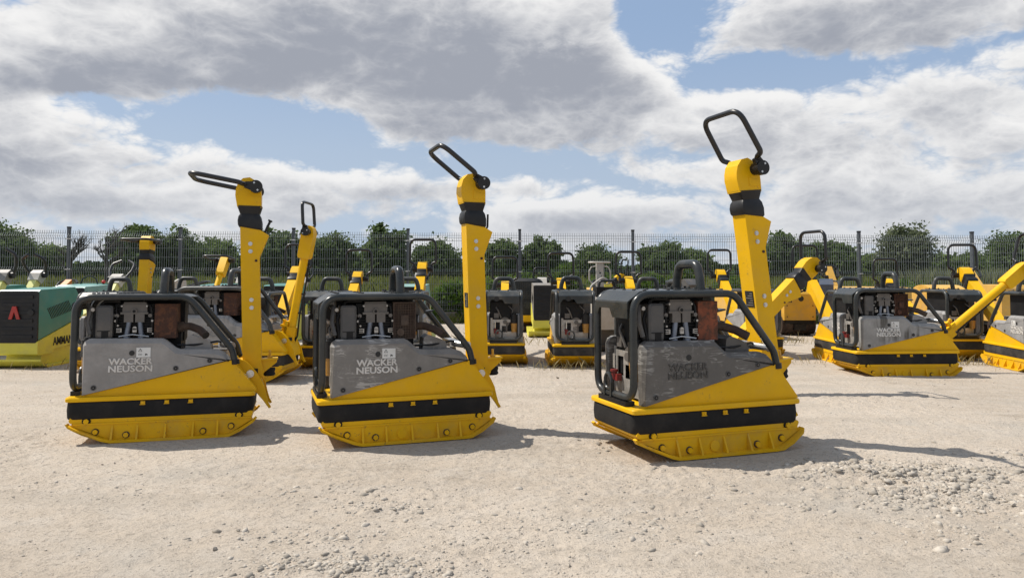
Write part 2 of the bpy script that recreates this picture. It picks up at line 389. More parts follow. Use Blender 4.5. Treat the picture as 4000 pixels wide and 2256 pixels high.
def g_rib(s):
    def f(bm):
        prism(bm, [(s * 0.267, 0.112), (s * 0.267, 0.014), (s * 0.308, 0.014), (s * 0.306, 0.026)], -0.006, 0.006, 'yz')
        bevel(bm, 0.002, 1)
    return f
def g_sole(bm):
    prism(bm, [(-0.545, 0.118), (-0.44, 0.058), (-0.30, 0.002), (0.385, 0.002), (0.45, 0.034), (0.535, 0.100), (0.53, 0.112), (-0.53, 0.128)], -0.2455, 0.2455); bevel(bm, 0.006, 2)
def g_housing(bm):
    prism(bm, [(-0.548, 0.128), (-0.556, 0.142), (-0.548, 0.160), (0.536, 0.160), (0.545, 0.150), (0.53, 0.113), (-0.50, 0.113)], -0.264, 0.264); bevel(bm, 0.005, 2)
def g_skirt(bm):
    rings = []
    for z, e in ((0.150, 0.0), (0.160, 0.004), (0.205, 0.007), (0.252, 0.004), (0.259, 0.0)):
        rings.append([(x, y, z) for x, y in rrect(-0.570 - e, 0.540 + e, -0.266 - e, 0.266 + e, 0.05, 5)])
    loft(bm, rings)
def g_tray(bm):
    rings = []
    for z, e in ((0.2595, 0.0), (0.263, 0.004), (0.280, 0.004), (0.288, 0.0)):
        rings.append([(x, y, z) for x, y in rrect(-0.578 - e, 0.552 + e, -0.274 - e, 0.274 + e, 0.028, 4)])
    loft(bm, rings)
def g_wedge(bm):
    prism(bm, [(-0.535, 0.2885), (-0.50, 0.294), (0.392, 0.496), (0.412, 0.490), (0.560, 0.300), (0.562, 0.2885)], -0.238, 0.238); bevel(bm, 0.007, 2)
PANEL = [(-0.496, 0.296), (-0.500, 0.612), (-0.488, 0.640), (-0.462, 0.656), (-0.035, 0.650), (-0.012, 0.640), (0.050, 0.586), (0.075, 0.577), (0.300, 0.572), (0.345, 0.556), (0.385, 0.520), (0.394, 0.500)]
def g_panel(s):
    def f(bm):
        # outer face is stepped in along the top so that a sloping shoulder runs along the upper rim
        n = len(PANEL); low = (0, n - 1)
        cx = -0.05; ring0 = [(x, s * 0.182, z) for x, z in PANEL]; ring1 = [(x, s * 0.222, z) for x, z in PANEL]
        ring2 = []
        for i, (x, z) in enumerate(PANEL):
            if i in low: ring2.append((x + (0.006 if x < 0 else -0.004), s * 0.250, z + 0.002))
            elif i < 3: ring2.append((x + 0.020, s * 0.250, z - (0.004 if i == 1 else 0.022)))
            else: ring2.append((x - 0.004, s * 0.250, z - 0.030))
        loft(bm, [ring0, ring1, ring2]); bevel(bm, 0.004, 2, 20)
    return f
def g_hole(s):
    def f(bm): cyl(bm, (0, 0.003, 0), (0, -0.0025, 0), 0.0165, 20)
    return f
FR = 0.0215
def g_frame(bm):
    y = 0.225; A = [(0.422, -y, 0.482), (0.400, -y, 0.572), (0.121, -y, 0.922), (-0.550, -y, 0.922), (-0.550, -y, 0.335)]
    path = A + [(p[0], -p[1], p[2]) for p in A[::-1]]
    tube(bm, path, FR, 14, [0, 0.12, 0.13, 0.11, 0.10, 0.10, 0.11, 0.13, 0.12, 0], 7)
def g_frame_foot(s):
    def f(bm): cyl(bm, (0.422, s * 0.225, 0.50), (0.425, s * 0.225, 0.470), 0.027, 12)
    return f
def g_frame_mount(bm):
    box(bm, -0.575, -0.515, -0.17, 0.17, 0.2885, 0.316)
    box(bm, -0.56, -0.53, -0.05, 0.05, 0.316, 0.34); bevel(bm, 0.004, 1)
def g_topplate(bm):
    box(bm, -0.47, 0.085, -0.206, 0.206, 0.934, 0.942)
    prism(bm, [(0.085, 0.934), (0.085, 0.942), (0.13, 0.925), (0.127, 0.918)], -0.19, 0.19)
    bevel(bm, 0.002, 1)
def g_topbolts(bm):
    for x in (-0.455, -0.30, -0.10, 0.06):
        for y in (-0.185, -0.06, 0.06, 0.185): cyl(bm, (x, y, 0.941), (x, y, 0.950), 0.011, 8)
def g_hood(bm):
    # folded front cover with a stepped lower edge
    prism(bm, [(-0.47, 0.9335), (-0.47, 0.9415), (-0.497, 0.937), (-0.574, 0.882), (-0.577, 0.872), (-0.569, 0.872), (-0.566, 0.878), (-0.492, 0.930)], -0.2035, 0.2035)
    prism(bm, [(-0.2035, 0.873), (0.2035, 0.873), (0.2035, 0.798), (0.175, 0.798), (0.150, 0.836), (0.015, 0.836), (-0.02, 0.785), (-0.2035, 0.785)], -0.577, -0.569, 'yz')
    bevel(bm, 0.0015, 1)
def g_hoodhole(bm): cyl(bm, (-0.574, 0, 0), (-0.5795, 0, 0), 0.032, 20)
def g_eye(bm):
    y = 0.135; tube(bm, [(-0.045, -y, 0.935), (-0.045, -y * 0.92, 1.01), (-0.045, -y * 0.72, 1.096), (-0.045, y * 0.72, 1.096), (-0.045, y * 0.92, 1.01), (-0.045, y, 0.935)], 0.0275, 14, [0, 0.1, 0.092, 0.092, 0.1, 0], 7)
def g_eyefoot(s):
    def f(bm):
        box(bm, -0.115, 0.025, s * 0.135 - 0.05, s * 0.135 + 0.05, 0.9425, 0.951)
        for dx in (-0.06, 0.04):
            for dy in (-0.036, 0.036): cyl(bm, (-0.045 + dx, s * 0.135 + dy, 0.95), (-0.045 + dx, s * 0.135 + dy, 0.962), 0.009, 6)
        bevel(bm, 0.002, 1)
    return f
def g_block(bm):
    box(bm, -0.335, -0.10, -0.145, 0.15, 0.36, 0.875)
    for k in range(11):
        z = 0.665 + k * 0.017; box(bm, -0.345, -0.085, -0.158, 0.14, z, z + 0.007)
    box(bm, -0.455, -0.335, -0.11, 0.165, 0.44, 0.80); box(bm, -0.10, 0.06, -0.06, 0.17, 0.42, 0.70)
    box(bm, -0.44, 0.07, 0.02, 0.172, 0.62, 0.90)
    bevel(bm, 0.006, 1)
def g_airbox(bm):
    rings = []
    for y, e in ((-0.205, 0.012), (-0.196, 0.0), (-0.02, 0.0)):
        rings.append([(x, y, z) for x, z in rrect(-0.437 + e, -0.338 - e, 0.652 + e, 0.868 - e, 0.018, 3)])
    loft(bm, rings)
def g_airbox_detail(bm):
    box(bm, -0.425, -0.35, -0.209, -0.204, 0.70, 0.704); box(bm, -0.40, -0.36, -0.208, -0.204, 0.655, 0.700)
def g_head_casting(bm):
    box(bm, -0.286, -0.138, -0.176, -0.10, 0.822, 0.876); box(bm, -0.280, -0.145, -0.170, -0.11, 0.876, 0.888)
    box(bm, -0.296, -0.130, -0.186, -0.15, 0.809, 0.822)
    box(bm, -0.274, -0.219, -0.186, -0.14, 0.757, 0.809); box(bm, -0.207, -0.152, -0.186, -0.14, 0.757, 0.809)
    bevel(bm, 0.004, 2)
    cyl(bm, (-0.214, -0.176, 0.828), (-0.214, -0.190, 0.828), 0.017, 16)
    for x in (-0.315, -0.118): cyl(bm, (x, -0.15, 0.800), (x, -0.186, 0.800), 0.012, 12)
    cyl(bm, (-0.338, -0.15, 0.801), (-0.338, -0.178, 0.801), 0.010, 8)
def g_bore(bm): cyl(bm, (-0.214, -0.186, 0.828), (-0.214, -0.1915, 0.828), 0.010, 14)
def g_pushrod(x0, x1):
    def f(bm):
        tube(bm, [(x0, -0.170, 0.760), (x1, -0.172, 0.668)], 0.0155, 12); cyl(bm, (x1, -0.172, 0.675), (x1, -0.172, 0.650), 0.022, 12)
    return f
def g_fins(bm):
    box(bm, -0.221, -0.197, -0.184, -0.172, 0.690, 0.718); cyl(bm, (-0.209, -0.172, 0.716), (-0.209, -0.184, 0.716), 0.0125, 14)
    for x0, x1, sp in ((-0.318, -0.290, 0.0), (-0.130, -0.104, 1.0)):
        for z in (0.691, 0.702, 0.713): box(bm, x0, x1, -0.184, -0.172, z, z + 0.0045)
        xs = x1 if sp == 0 else x0
        box(bm, xs - 0.003, xs + 0.003, -0.1835, -0.172, 0.6912, 0.7173)
def g_hose(pts, r, rad=0.04):
    def f(bm): tube(bm, pts, r, 8, rad)
    return f
HOSES = [([(-0.44, -0.19, 0.66), (-0.455, -0.17, 0.78), (-0.40, -0.16, 0.895), (-0.30, -0.17, 0.895)], 0.011, 'engine_black'),
         ([(-0.335, -0.165, 0.70), (-0.315, -0.185, 0.77), (-0.325, -0.17, 0.86)], 0.006, 'engine_black'),
         ([(-0.12, -0.165, 0.66), (-0.105, -0.175, 0.74), (-0.115, -0.17, 0.86), (-0.17, -0.15, 0.90)], 0.007, 'engine_black'),
         ([(-0.47, -0.19, 0.68), (-0.49, -0.18, 0.76), (-0.475, -0.15, 0.86)], 0.014, 'dull_grey'),
         ([(0.05, -0.15, 0.60), (0.16, -0.17, 0.60), (0.30, -0.14, 0.62), (0.37, -0.10, 0.60)], 0.007, 'black_plastic'),
         ([(-0.30, -0.19, 0.664), (-0.22, -0.195, 0.676), (-0.12, -0.19, 0.662)], 0.005, 'steel')]
def g_caps(bm):
    for x, z, r in ((-0.325, 0.765, 0.008), (-0.31, 0.735, 0.006), (-0.105, 0.765, 0.007), (-0.10, 0.68, 0.005), (-0.29, 0.862, 0.006), (-0.14, 0.862, 0.006), (-0.46, 0.84, 0.012)): cyl(bm, (x, -0.15, z), (x, -0.183, z), r, 8)
def g_muffler(bm):
    box(bm, -0.092, 0.042, -0.172, 0.02, 0.648, 0.876); bevel(bm, 0.022, 3, 40)
def g_guard(bm):
    x0, x1, z0, z1, y = -0.100, 0.048, 0.646, 0.884, -0.186
    for a, b, c, d in ((x0, x1, z0, z0 + 0.008), (x0, x1, z1 - 0.008, z1), (x0, x0 + 0.008, z0 + 0.008, z1 - 0.008), (x1 - 0.008, x1, z0 + 0.008, z1 - 0.008)): box(bm, a, b, y, y + 0.05, c, d)
    for k in range(1, 9): xx = x0 + k * (x1 - x0) / 9; box(bm, xx - 0.0016, xx + 0.0016, y + 0.004, y + 0.008, z0 + 0.008, z1 - 0.008)
    for k in range(1, 14): zz = z0 + k * (z1 - z0) / 14; box(bm, x0 + 0.008, x1 - 0.008, y + 0.001, y + 0.0055, zz - 0.0016, zz + 0.0016)
    box(bm, -0.05, 0.0, y - 0.002, y + 0.0005, 0.735, 0.80)
    cyl(bm, (-0.052, y + 0.002, 0.690), (-0.052, y - 0.004, 0.690), 0.024, 18)
def g_exhaust(bm):
    P = fillet([(0.02, -0.08, 0.715), (0.12, -0.09, 0.722), (0.185, -0.145, 0.700), (0.232, -0.205, 0.664)], 0.05, 5)
    tube(bm, P, 0.026, 14, caps=True); cyl(bm, (0.03, -0.081, 0.716), (0.075, -0.085, 0.719), 0.034, 14)
def g_exhaust_mouth(bm):
    d = (Vector((0.232, -0.205, 0.664)) - Vector((0.185, -0.145, 0.700))).normalized(); p = Vector((0.232, -0.205, 0.664))
    cyl(bm, p - d * 0.002, p + d * 0.0012, 0.0225, 14)
def g_chute(bm):
    prism(bm, [(0.098, 0.560), (0.108, 0.648), (0.135, 0.668), (0.215, 0.640), (0.255, 0.618), (0.268, 0.560)], -0.165, -0.045); bevel(bm, 0.006, 2)
def g_deck(bm):
    prism(bm, [(-0.02, 0.46), (-0.02, 0.60), (0.05, 0.560), (0.36, 0.548), (0.385, 0.495)], -0.18, 0.18)
def g_bracket(bm):
    prism(bm, [(0.075, 0.915), (0.10, 0.915), (0.150, 0.815), (0.200, 0.822), (0.203, 0.812), (0.142, 0.800)], -0.03, 0.06); bevel(bm, 0.002, 1)
def g_chrome(bm):
    cyl(bm, (0.33, -0.11, 0.60), (0.39, -0.20, 0.592), 0.022, 14); cyl(bm, (0.385, -0.193, 0.593), (0.398, -0.212, 0.591), 0.028, 14)
    box(bm, 0.30, 0.36, -0.10, 0.10, 0.575, 0.62)
def g_front_plate(bm):
    # pressed bracket with two windows, in front of the engine
    x0, x1 = -0.470, -0.462
    for a, b, c, d in ((-0.165, 0.165, 0.545, 0.58), (-0.165, 0.165, 0.32, 0.43), (-0.165, -0.105, 0.43, 0.545), (-0.03, 0.045, 0.43, 0.545), (0.12, 0.165, 0.43, 0.545)): box(bm, x0, x1, a, b, c, d)
    box(bm, x0, x1, 0.14, 0.165, 0.5795, 0.60)
def g_valve(bm):
    cyl(bm, (-0.50, 0.105, 0.405), (-0.50, 0.105, 0.455), 0.017, 12); cyl(bm, (-0.50, 0.105, 0.452), (-0.50, 0.105, 0.464), 0.024, 12)
    box(bm, -0.505, -0.475, 0.060, 0.098, 0.400, 0.440); bevel(bm, 0.004, 1)
def g_valve_stem(bm):
    cyl(bm, (-0.50, 0.105, 0.474), (-0.50, 0.105, 0.56), 0.009, 8)
def g_towring(bm):
    pts = [(-0.566, 0.055 + 0.042 * math.cos(R(a)), 0.405 + 0.045 * math.sin(R(a))) for a in range(0, 360, 18)]
    tube(bm, pts + [pts[0], pts[1]], 0.0095, 8, caps=False)
    box(bm, -0.575, -0.557, 0.005, 0.022, 0.32, 0.40); box(bm, -0.575, -0.557, 0.088, 0.105, 0.32, 0.40)
def g_front_engine(bm):
    cyl(bm, (-0.42, -0.02, 0.55), (-0.468, -0.02, 0.55), 0.060, 20); cyl(bm, (-0.45, -0.02, 0.55), (-0.485, -0.02, 0.55), 0.026, 14)
    box(bm, -0.47, -0.43, -0.05, 0.02, 0.42, 0.50); box(bm, -0.475, -0.44, 0.06, 0.12, 0.60, 0.66)
    tube(bm, [(-0.46, 0.03, 0.60), (-0.48, 0.07, 0.70), (-0.44, 0.10, 0.74)], 0.010, 8, 0.03)
    tube(bm, [(-0.46, -0.09, 0.58), (-0.485, -0.12, 0.70), (-0.44, -0.05, 0.77)], 0.008, 8, 0.03); bevel(bm, 0.003, 1, 50)
def g_filter_can(bm):
    cyl(bm, (-0.485, -0.135, 0.535), (-0.485, -0.135, 0.645), 0.046, 18); cyl(bm, (-0.485, -0.135, 0.645), (-0.485, -0.135, 0.660), 0.030, 14)
def g_filter_cup(bm): cyl(bm, (-0.485, -0.135, 0.425), (-0.485, -0.135, 0.536), 0.034, 16, r1=0.041)
def g_clip(bm):
    box(bm, -0.012, 0.014, -0.004, 0.003, -0.010, 0.010); box(bm, -0.016, 0.016, -0.009, -0.0005, -0.0125, -0.009); cyl(bm, (0.002, 0, 0.001), (0.002, -0.011, 0.001), 0.006, 8)
def g_crescent(s):
    P = [(0.400, 0.440), (0.404, 0.478), (0.435, 0.492), (0.470, 0.480), (0.505, 0.447), (0.545, 0.400), (0.575, 0.348), (0.599, 0.298), (0.615, 0.230), (0.628, 0.188), (0.645, 0.158), (0.630, 0.150), (0.590, 0.208), (0.545, 0.262), (0.500, 0.312), (0.452, 0.366)]
    def f(bm): prism(bm, [(x + 0.012, z) for x, z in P], s * 0.128, s * 0.108); bevel(bm, 0.003, 1)
    return f
def g_pivotblock(bm):
    prism(bm, [(0.40, 0.43), (0.42, 0.486), (0.475, 0.480), (0.53, 0.43), (0.575, 0.365), (0.60, 0.30), (0.61, 0.24), (0.55, 0.262), (0.50, 0.312), (0.452, 0.366)], -0.1075, 0.1075); bevel(bm, 0.004, 1)
def g_pivotpin(bm):
    cyl(bm, (0.515, -0.136, 0.392), (0.515, 0.136, 0.392), 0.026, 18); cyl(bm, (0.515, -0.141, 0.392), (0.515, 0.141, 0.392), 0.017, 6)
def g_bellows_base(bm):
    rings = []
    for z, r in ((0.30, 0.085), (0.33, 0.10), (0.36, 0.088), (0.39, 0.10), (0.42, 0.086)):
        rings.append([(0.47 + (z - 0.3) * 0.5 + r * 0.7 * math.cos(R(a)), r * 0.9 * math.sin(R(a)), z) for a in range(0, 360, 20)])
    loft(bm, rings)
# --- drawbar, in its own frame: origin at the pivot pin, z along the bar
PIV = (0.525, 0.0, 0.400)
def g_bar_box(bm):
    P = [(-0.062, 0.08), (-0.085, -0.02), (-0.02, -0.075), (0.055, -0.060), (0.080, -0.01), (0.062, 0.06), (0.062, 0.80), (0.128, 0.955), (0.066, 0.995), (0.062, 1.03), (-0.062, 1.03)]
    prism(bm, P, -0.064, 0.064); bevel(bm, 0.009, 2)
def g_bar_arm(bm):
    prism(bm, [(0.0, 0.01), (0.055, -0.03), (0.165, 0.052), (0.165, 0.070), (0.06, 0.072), (0.0, 0.09)], -0.045, 0.045); bevel(bm, 0.004, 1)
    box(bm, 0.05, 0.172, -0.055, 0.055, 0.0705, 0.082)
def g_bar_stud(bm):
    cyl(bm, (0.118, 0, 0.08), (0.118, 0, 0.135), 0.009, 8); cyl(bm, (0.118, 0, 0.081), (0.118, 0, 0.096), 0.019, 6)
def g_bar_buffer(bm):
    rings = []
    for z, r in ((-0.055, 0.034), (-0.045, 0.042), (-0.030, 0.036), (-0.012, 0.042), (0.0, 0.040)): rings.append([(0.112 + r * math.cos(R(a)), r * math.sin(R(a)), z + 0.012) for a in range(0, 360, 20)])
    loft(bm, rings)
def g_bellows(bm):
    rings = []
    for z, hx, hy, sl in ((1.005, 0.080, 0.072, 0.018), (1.016, 0.086, 0.078, 0.018), (1.055, 0.088, 0.079, 0.010), (1.088, 0.082, 0.074, 0.006), (1.108, 0.070, 0.065, 0.004), (1.165, 0.090, 0.073, 0.004)):
        rings.append([(x + 0.004, y, z - sl * x / 0.09) for x, y in rrect(-hx * 0.94, hx * 0.94, -hy * 0.94, hy * 0.94, 0.016, 2)])
    loft(bm, rings)
def g_head(bm):
    P = [(-0.086, 1.160), (-0.098, 1.24), (-0.094, 1.28), (-0.078, 1.325), (-0.040, 1.362), (0.010, 1.368), (0.050, 1.345), (0.090, 1.29), (0.094, 1.24), (0.090, 1.150)]
    P = [(x * 0.92, z) for x, z in P]
    prism(bm, P, -0.064, 0.064); bevel(bm, 0.012, 2, 40)
    prism(bm, [(-0.004, 1.19), (0.082, 1.185), (0.084, 1.225), (0.02, 1.232), (0.0, 1.25)], -0.0672, 0.0672)
HPIV = (0.052, 0.0, 1.292)
def g_hub(s):
    def f(bm):
        cyl(bm, (0, s * 0.062, 0), (0, s * 0.116, 0), 0.038, 20); cyl(bm, (0, s * 0.112, 0), (0, s * 0.150, 0), 0.045, 24)
        prism(bm, [(-0.038, 0.0), (-0.022, 0.075), (0.020, 0.075), (0.038, 0.0)], s * 0.114, s * 0.142)
        bevel(bm, 0.003, 1, 40)
    return f
def g_hubscrews(bm):
    for s in (-1, 1):
        for a in (35, 215): cyl(bm, (0.028 * math.cos(R(a)), s * 0.148, 0.028 * math.sin(R(a))), (0.028 * math.cos(R(a)), s * 0.1525, 0.028 * math.sin(R(a))), 0.007, 8)
def g_handle(bm):
    w = 0.195; tube(bm, [(0, -0.124, 0.058), (0, -0.150, 0.082), (0, -w, 0.100), (0, -w * 0.97, 0.395), (0, w * 0.97, 0.395), (0, w, 0.100), (0, 0.150, 0.082), (0, 0.124, 0.058)], 0.0168, 12, [0, 0.03, 0.055, 0.085, 0.085, 0.055, 0.03, 0], 7)
def g_lever_t(bm):
    cyl(bm, (0.095, 0, 0.965), (0.140, 0, 1.060), 0.009, 10); cyl(bm, (0.137, 0, 1.056), (0.142, 0, 1.066), 0.016, 12)
def g_lever_l(bm): tube(bm, [(0.085, 0, 0.975), (0.112, 0, 0.992), (0.118, 0, 1.085)], 0.0075, 8, 0.02)
def g_typeplate(bm): box(bm, -0.0655, -0.0625, -0.046, 0.030, 0.44, 0.540); bevel(bm, 0.001, 1)
def g_typeprint(bm):
    for k in range(6): box(bm, -0.0665, -0.0652, -0.040, 0.024 - 0.02 * (k % 3), 0.449 + k * 0.0145, 0.4535 + k * 0.0145)
def g_bar_tube(bm):
    cyl(bm, (0, 0, 0.10), (0, 0, 0.96), 0.042, 20); box(bm, -0.058, 0.058, -0.055, 0.055, -0.03, 0.14); bevel(bm, 0.006, 2, 50)
def g_bar_clamp(bm):
    box(bm, -0.105, -0.056, -0.05, 0.05, 0.0, 0.03); box(bm, -0.105, -0.056, -0.05, 0.05, 0.13, 0.155); cyl(bm, (-0.085, 0, -0.04), (-0.085, 0, 0.20), 0.014, 10)
    cyl(bm, (-0.085, 0, 0.19), (-0.085, 0, 0.21), 0.022, 6); box(bm, -0.06, -0.03, -0.055, 0.055, 0.02, 0.20); bevel(bm, 0.003, 1, 50)
def g_head_long(bm):
    P = [(-0.050, 0.93), (-0.062, 0.955), (-0.066, 1.22), (-0.048, 1.285), (0.0, 1.312), (0.045, 1.29), (0.066, 1.22), (0.062, 0.955), (0.050, 0.93)]
    prism(bm, P, -0.058, 0.058); bevel(bm, 0.012, 2, 35)
def g_bar_hose(bm):
    tube(bm, [(0.050, 0.01, 0.92), (0.062, 0.01, 0.60), (0.058, 0.0, 0.3), (0.075, 0.0, 0.05), (0.02, 0.05, -0.12)], 0.009, 8, 0.05)
    for z in (0.30, 0.52, 0.74): box(bm, 0.035, 0.072, -0.012, 0.025, z, z + 0.018)
def g_sign(bm): box(bm, 0, 0.084, -0.0015, 0.002, 0, 0.062); bevel(bm, 0.001, 1)
def g_signprint(bm):
    y0, y1 = -0.0022, -0.0014
    def seg(a, b, w):
        a = Vector((a[0], 0, a[1])); b = Vector((b[0], 0, b[1])); d = (b - a).normalized(); n = Vector((-d.z, 0, d.x)) * w
        prism(bm, [((a + n).x, (a + n).z), ((b + n).x, (b + n).z), ((b - n).x, (b - n).z), ((a - n).x, (a - n).z)], y0, y1)
    T = [(0.012, 0.037), (0.034, 0.037), (0.023, 0.056)]
    for i in range(3): seg(T[i], T[(i + 1) % 3], 0.0011)
    seg((0.023, 0.0445), (0.023, 0.0505), 0.0009); seg((0.023, 0.0405), (0.023, 0.042), 0.0009)
    for z in (0.013, 0.020): seg((0.011, z), (0.018, z + 0.004), 0.001); seg((0.018, z + 0.004), (0.026, z + 0.001), 0.001); seg((0.026, z + 0.001), (0.034, z + 0.004), 0.001)
    seg((0.054, 0.010), (0.054, 0.024), 0.002); seg((0.054, 0.017), (0.066, 0.017), 0.0028); seg((0.058, 0.023), (0.064, 0.012), 0.0018)

def compactor(label, loc, rz, group='large grey and yellow vibratory plates', lean=0.0, handle=150.0, bar='box', detail=2, panel='panel_plain', paint='yellow_paint',
              letter='letter_light', sign=True, muffler='rust', guard=False, lever='t', boss=True, scale=1.0, frame='charcoal_paint', skirt='rubber', hole=False, plate=True, tilt=(0.0, 0.0), side=-1, bar_len=1.0, hscale=1.0):
    root = thing('vibratory_plate', label, 'plate compactor', loc, rz, group, scale)
    root.rotation_euler = (R(tilt[0]), R(tilt[1]), rz)
    base = 'yellow_base' if paint == 'yellow_paint' else paint
    part('sole_plate', base, g_sole, root)
    sides = (-1, 1)
    for s in sides:
        ru = part('side_runner', base, g_runner(s), root, 'side_runner%d' % s)
        if detail >= 1:
            for x in (-0.304, -0.157, 0.008, 0.175, 0.325): part('rib', base, g_rib(s), ru, 'rib%d' % s, (x, 0, 0))
        if detail >= 2 and s == side:
            for x, z in ((-0.400, 0.069), (-0.223, 0.043), (0.236, 0.043), (0.409, 0.067)):
                part('bolt', paint, lambda b: hexbolt(b, 0.0165, 0.015, False), ru, 'runner_bolt', (x, s * 0.270, z), (0, 0, 0 if s < 0 else math.pi)); part('bolt_seat', 'rust_dark', lambda b: cyl(b, (0, 0.004, 0), (0, -0.0035, 0), 0.0215, 18), ru, 'bolt_seat', (x, s * 0.270, z), (0, 0, 0 if s < 0 else math.pi))
            if boss: part('boss', paint, lambda b: (cyl(b, (0, 0.004, 0), (0, -0.005, 0), 0.031, 24), cyl(b, (0, 0, 0), (0, -0.003, 0), 0.026, 24)), ru, 'runner_boss', (-0.055, s * 0.270, 0.055), (0, 0, 0 if s < 0 else math.pi))
    ho = part('base_housing', paint, g_housing, root)
    if detail >= 2:
        for x in (-0.454, 0.457): part('bolt_seat', 'engine_black', lambda b: cyl(b, (0, 0.004, 0), (0, -0.0035, 0), 0.0255, 18), ho, 'bolt_seat_big', (x, side * 0.266, 0.137)); part('bolt', paint, lambda b: hexbolt(b, 0.0165, 0.016, False), ho, 'housing_bolt', (x, side * 0.266, 0.137), (0, 0, 0 if side < 0 else math.pi))
    part('rubber_skirt', skirt, g_skirt, root)
    tr = part('tray', paint, g_tray, root)
    if detail >= 2:
        for x in (-0.130, 0.012, 0.156): part('clip', paint, g_clip, tr, 'clip', (x, side * 0.278, 0.243), (0, 0, 0 if side < 0 else math.pi))
    part('wedge_housing', paint, g_wedge, root)
    for s in sides:
        pa = part('side_panel', panel, g_panel(s), root, 'side_panel%d' % s)
        if s != side: continue
        rr = (0, 0, 0 if s < 0 else math.pi)
        lx = -0.342 if s < 0 else -0.082
        link('lettering', text_mesh('lettering', ['WACKER', 'NEUSON'], 0.258, 0.088, 0.004, letter, 0.02), pa, (lx, s * 0.2497, 0.440), rr)
        if detail >= 1:
            for x, z in ((-0.424, 0.344), (0.057, 0.455), (0.264, 0.500)):
                bo = part('bolt', 'dull_grey', ringbolt, pa, 'panel_bolt', (x, s * 0.2505, z), rr)
                part('recess', 'engine_black', lambda b: socketbolt(b, 0.0115), bo, 'bolt_recess', (0, 0.0005, 0))
                part('socket', 'dull_grey', lambda b: cyl(b, (0, -0.004, 0), (0, -0.0062, 0), 0.006, 6), bo, 'bolt_socket')
            part('hole', 'print_black', g_hole(s), pa, 'panel_hole', (-0.208, s * 0.2505, 0.560), rr)
            if sign:
                sg = part('warning_sign', 'white_plate', g_sign, pa, 'warning_sign', (-0.181 if s < 0 else -0.10, s * 0.2515, 0.532), rr)
                part('print', 'print_black', g_signprint, sg, 'sign_print')['kind'] = 'stuff'
    fr = part('tube_frame', frame, g_frame, root)
    part('frame_mount', 'black_plastic', g_frame_mount, root)
    for s in sides: part('foot', 'black_plastic', g_frame_foot(s), fr, 'frame_foot%d' % s)
    tp = part('top_plate', frame, g_topplate, root)
    if detail >= 1: part('plate_bolts', 'dull_grey', g_topbolts, tp)['kind'] = 'stuff'
    hd = part('front_cover', frame, g_hood, root)
    if hole: part('hole', 'print_black', g_hoodhole, hd, 'hood_hole', (0, 0.085, 0.845))
    ey = part('lifting_eye', frame, g_eye, root)
    for s in sides: part('foot', frame, g_eyefoot(s), ey, 'eye_foot%d' % s)
    en = part('engine', 'engine_black', g_block, root, 'engine_block')
    ab = part('air_filter_box', 'dull_grey', g_airbox, root)
    if detail >= 2: part('latch', 'engine_black', g_airbox_detail, ab, 'airbox_detail')
    hc = part('cylinder_head', 'cast_grey', g_head_casting, en); part('bore', 'engine_black', g_bore, hc)
    part('pushrod_tube', 'tube_blue', g_pushrod(-0.246, -0.258), en, 'rod_a'); part('pushrod_tube', 'tube_blue', g_pushrod(-0.180, -0.170), en, 'rod_b'); part('cooling_fins', 'zinc_plate', g_fins, en)['kind'] = 'stuff'
    if detail >= 2:
        for q, (hp_, hr, hm) in enumerate(HOSES): part('hose', hm, g_hose(hp_, hr), root, 'engine_hose%d' % q)
        part('engine_caps', 'zinc_plate', g_caps, en)['kind'] = 'stuff'
    mu = part('muffler', muffler, g_muffler, root)
    if guard: part('guard_grid', 'rust_dark' if guard == 1 else 'rust', g_guard, mu)
    ex = part('exhaust_pipe', 'rust_dark', g_exhaust, root); part('mouth', 'print_black', g_exhaust_mouth, ex, 'exhaust_mouth')
    part('exhaust_chute', panel, g_chute, root); part('rear_deck', panel, g_deck, root)
    part('bracket', frame, g_bracket, root); part('hydraulic_coupling', 'steel', g_chrome, root)
    part('front_bracket', 'zinc_plate', g_front_plate, root)
    va = part('fuel_tap', 'red_tap', g_valve, root); part('stem', 'steel', g_valve_stem, va, 'valve_stem')
    part('tow_ring', frame, g_towring, root)
    part('engine_cover', 'cast_grey', g_front_engine, root)
    fc = part('oil_filter', 'black_plastic', g_filter_can, root); part('cup', 'amber_cup', g_filter_cup, fc, 'filter_cup')
    for s in sides: part('pivot_bracket', paint, g_crescent(s), root, 'pivot_bracket%d' % s)
    part('pivot_block', paint, g_pivotblock, root)
    part('pivot_pin', 'steel', g_pivotpin, root)
    part('dust_boot', 'black_plastic', g_bellows_base, root)
    if bar == 'box':
        db = part('drawbar', paint, g_bar_box, root, 'drawbar_box', PIV, (0, R(lean), 0), scale=(1, 1, bar_len))
        part('arm', paint, g_bar_arm, db, 'bar_arm'); part('stud', 'yellow_worn', g_bar_stud, db, 'bar_stud'); part('buffer', 'rubber', g_bar_buffer, db, 'bar_buffer')
        part('bellows', 'black_plastic', g_bellows, db, smooth=24)
        part('head', paint, g_head, db)
        if detail >= 1:
            for x, z in ((0.004, 0.895), (0.004, 0.842), (0.004, 0.500), (0.004, 0.445)): part('bolt', 'steel', lambda b: (cyl(b, (0, 0.003, 0), (0, -0.004, 0), 0.0145, 14), cyl(b, (0, 0, 0), (0, -0.008, 0), 0.009, 6)), db, 'bar_bolt', (x, -0.065, z))
            part('bolt', 'rust', lambda b: cyl(b, (0, 0.003, 0), (0, -0.004, 0), 0.009, 10), db, 'bar_small_bolt', (0.040, -0.065, 0.775))
            part('lever', 'black_plastic', g_lever_t if lever == 't' else g_lever_l, db, 'lever_' + lever)
            if plate:
                ty = part('type_plate', 'print_black', g_typeplate, db); part('print', 'grey_housing', g_typeprint, ty, 'type_print')['kind'] = 'stuff'
        hp = HPIV
    else:
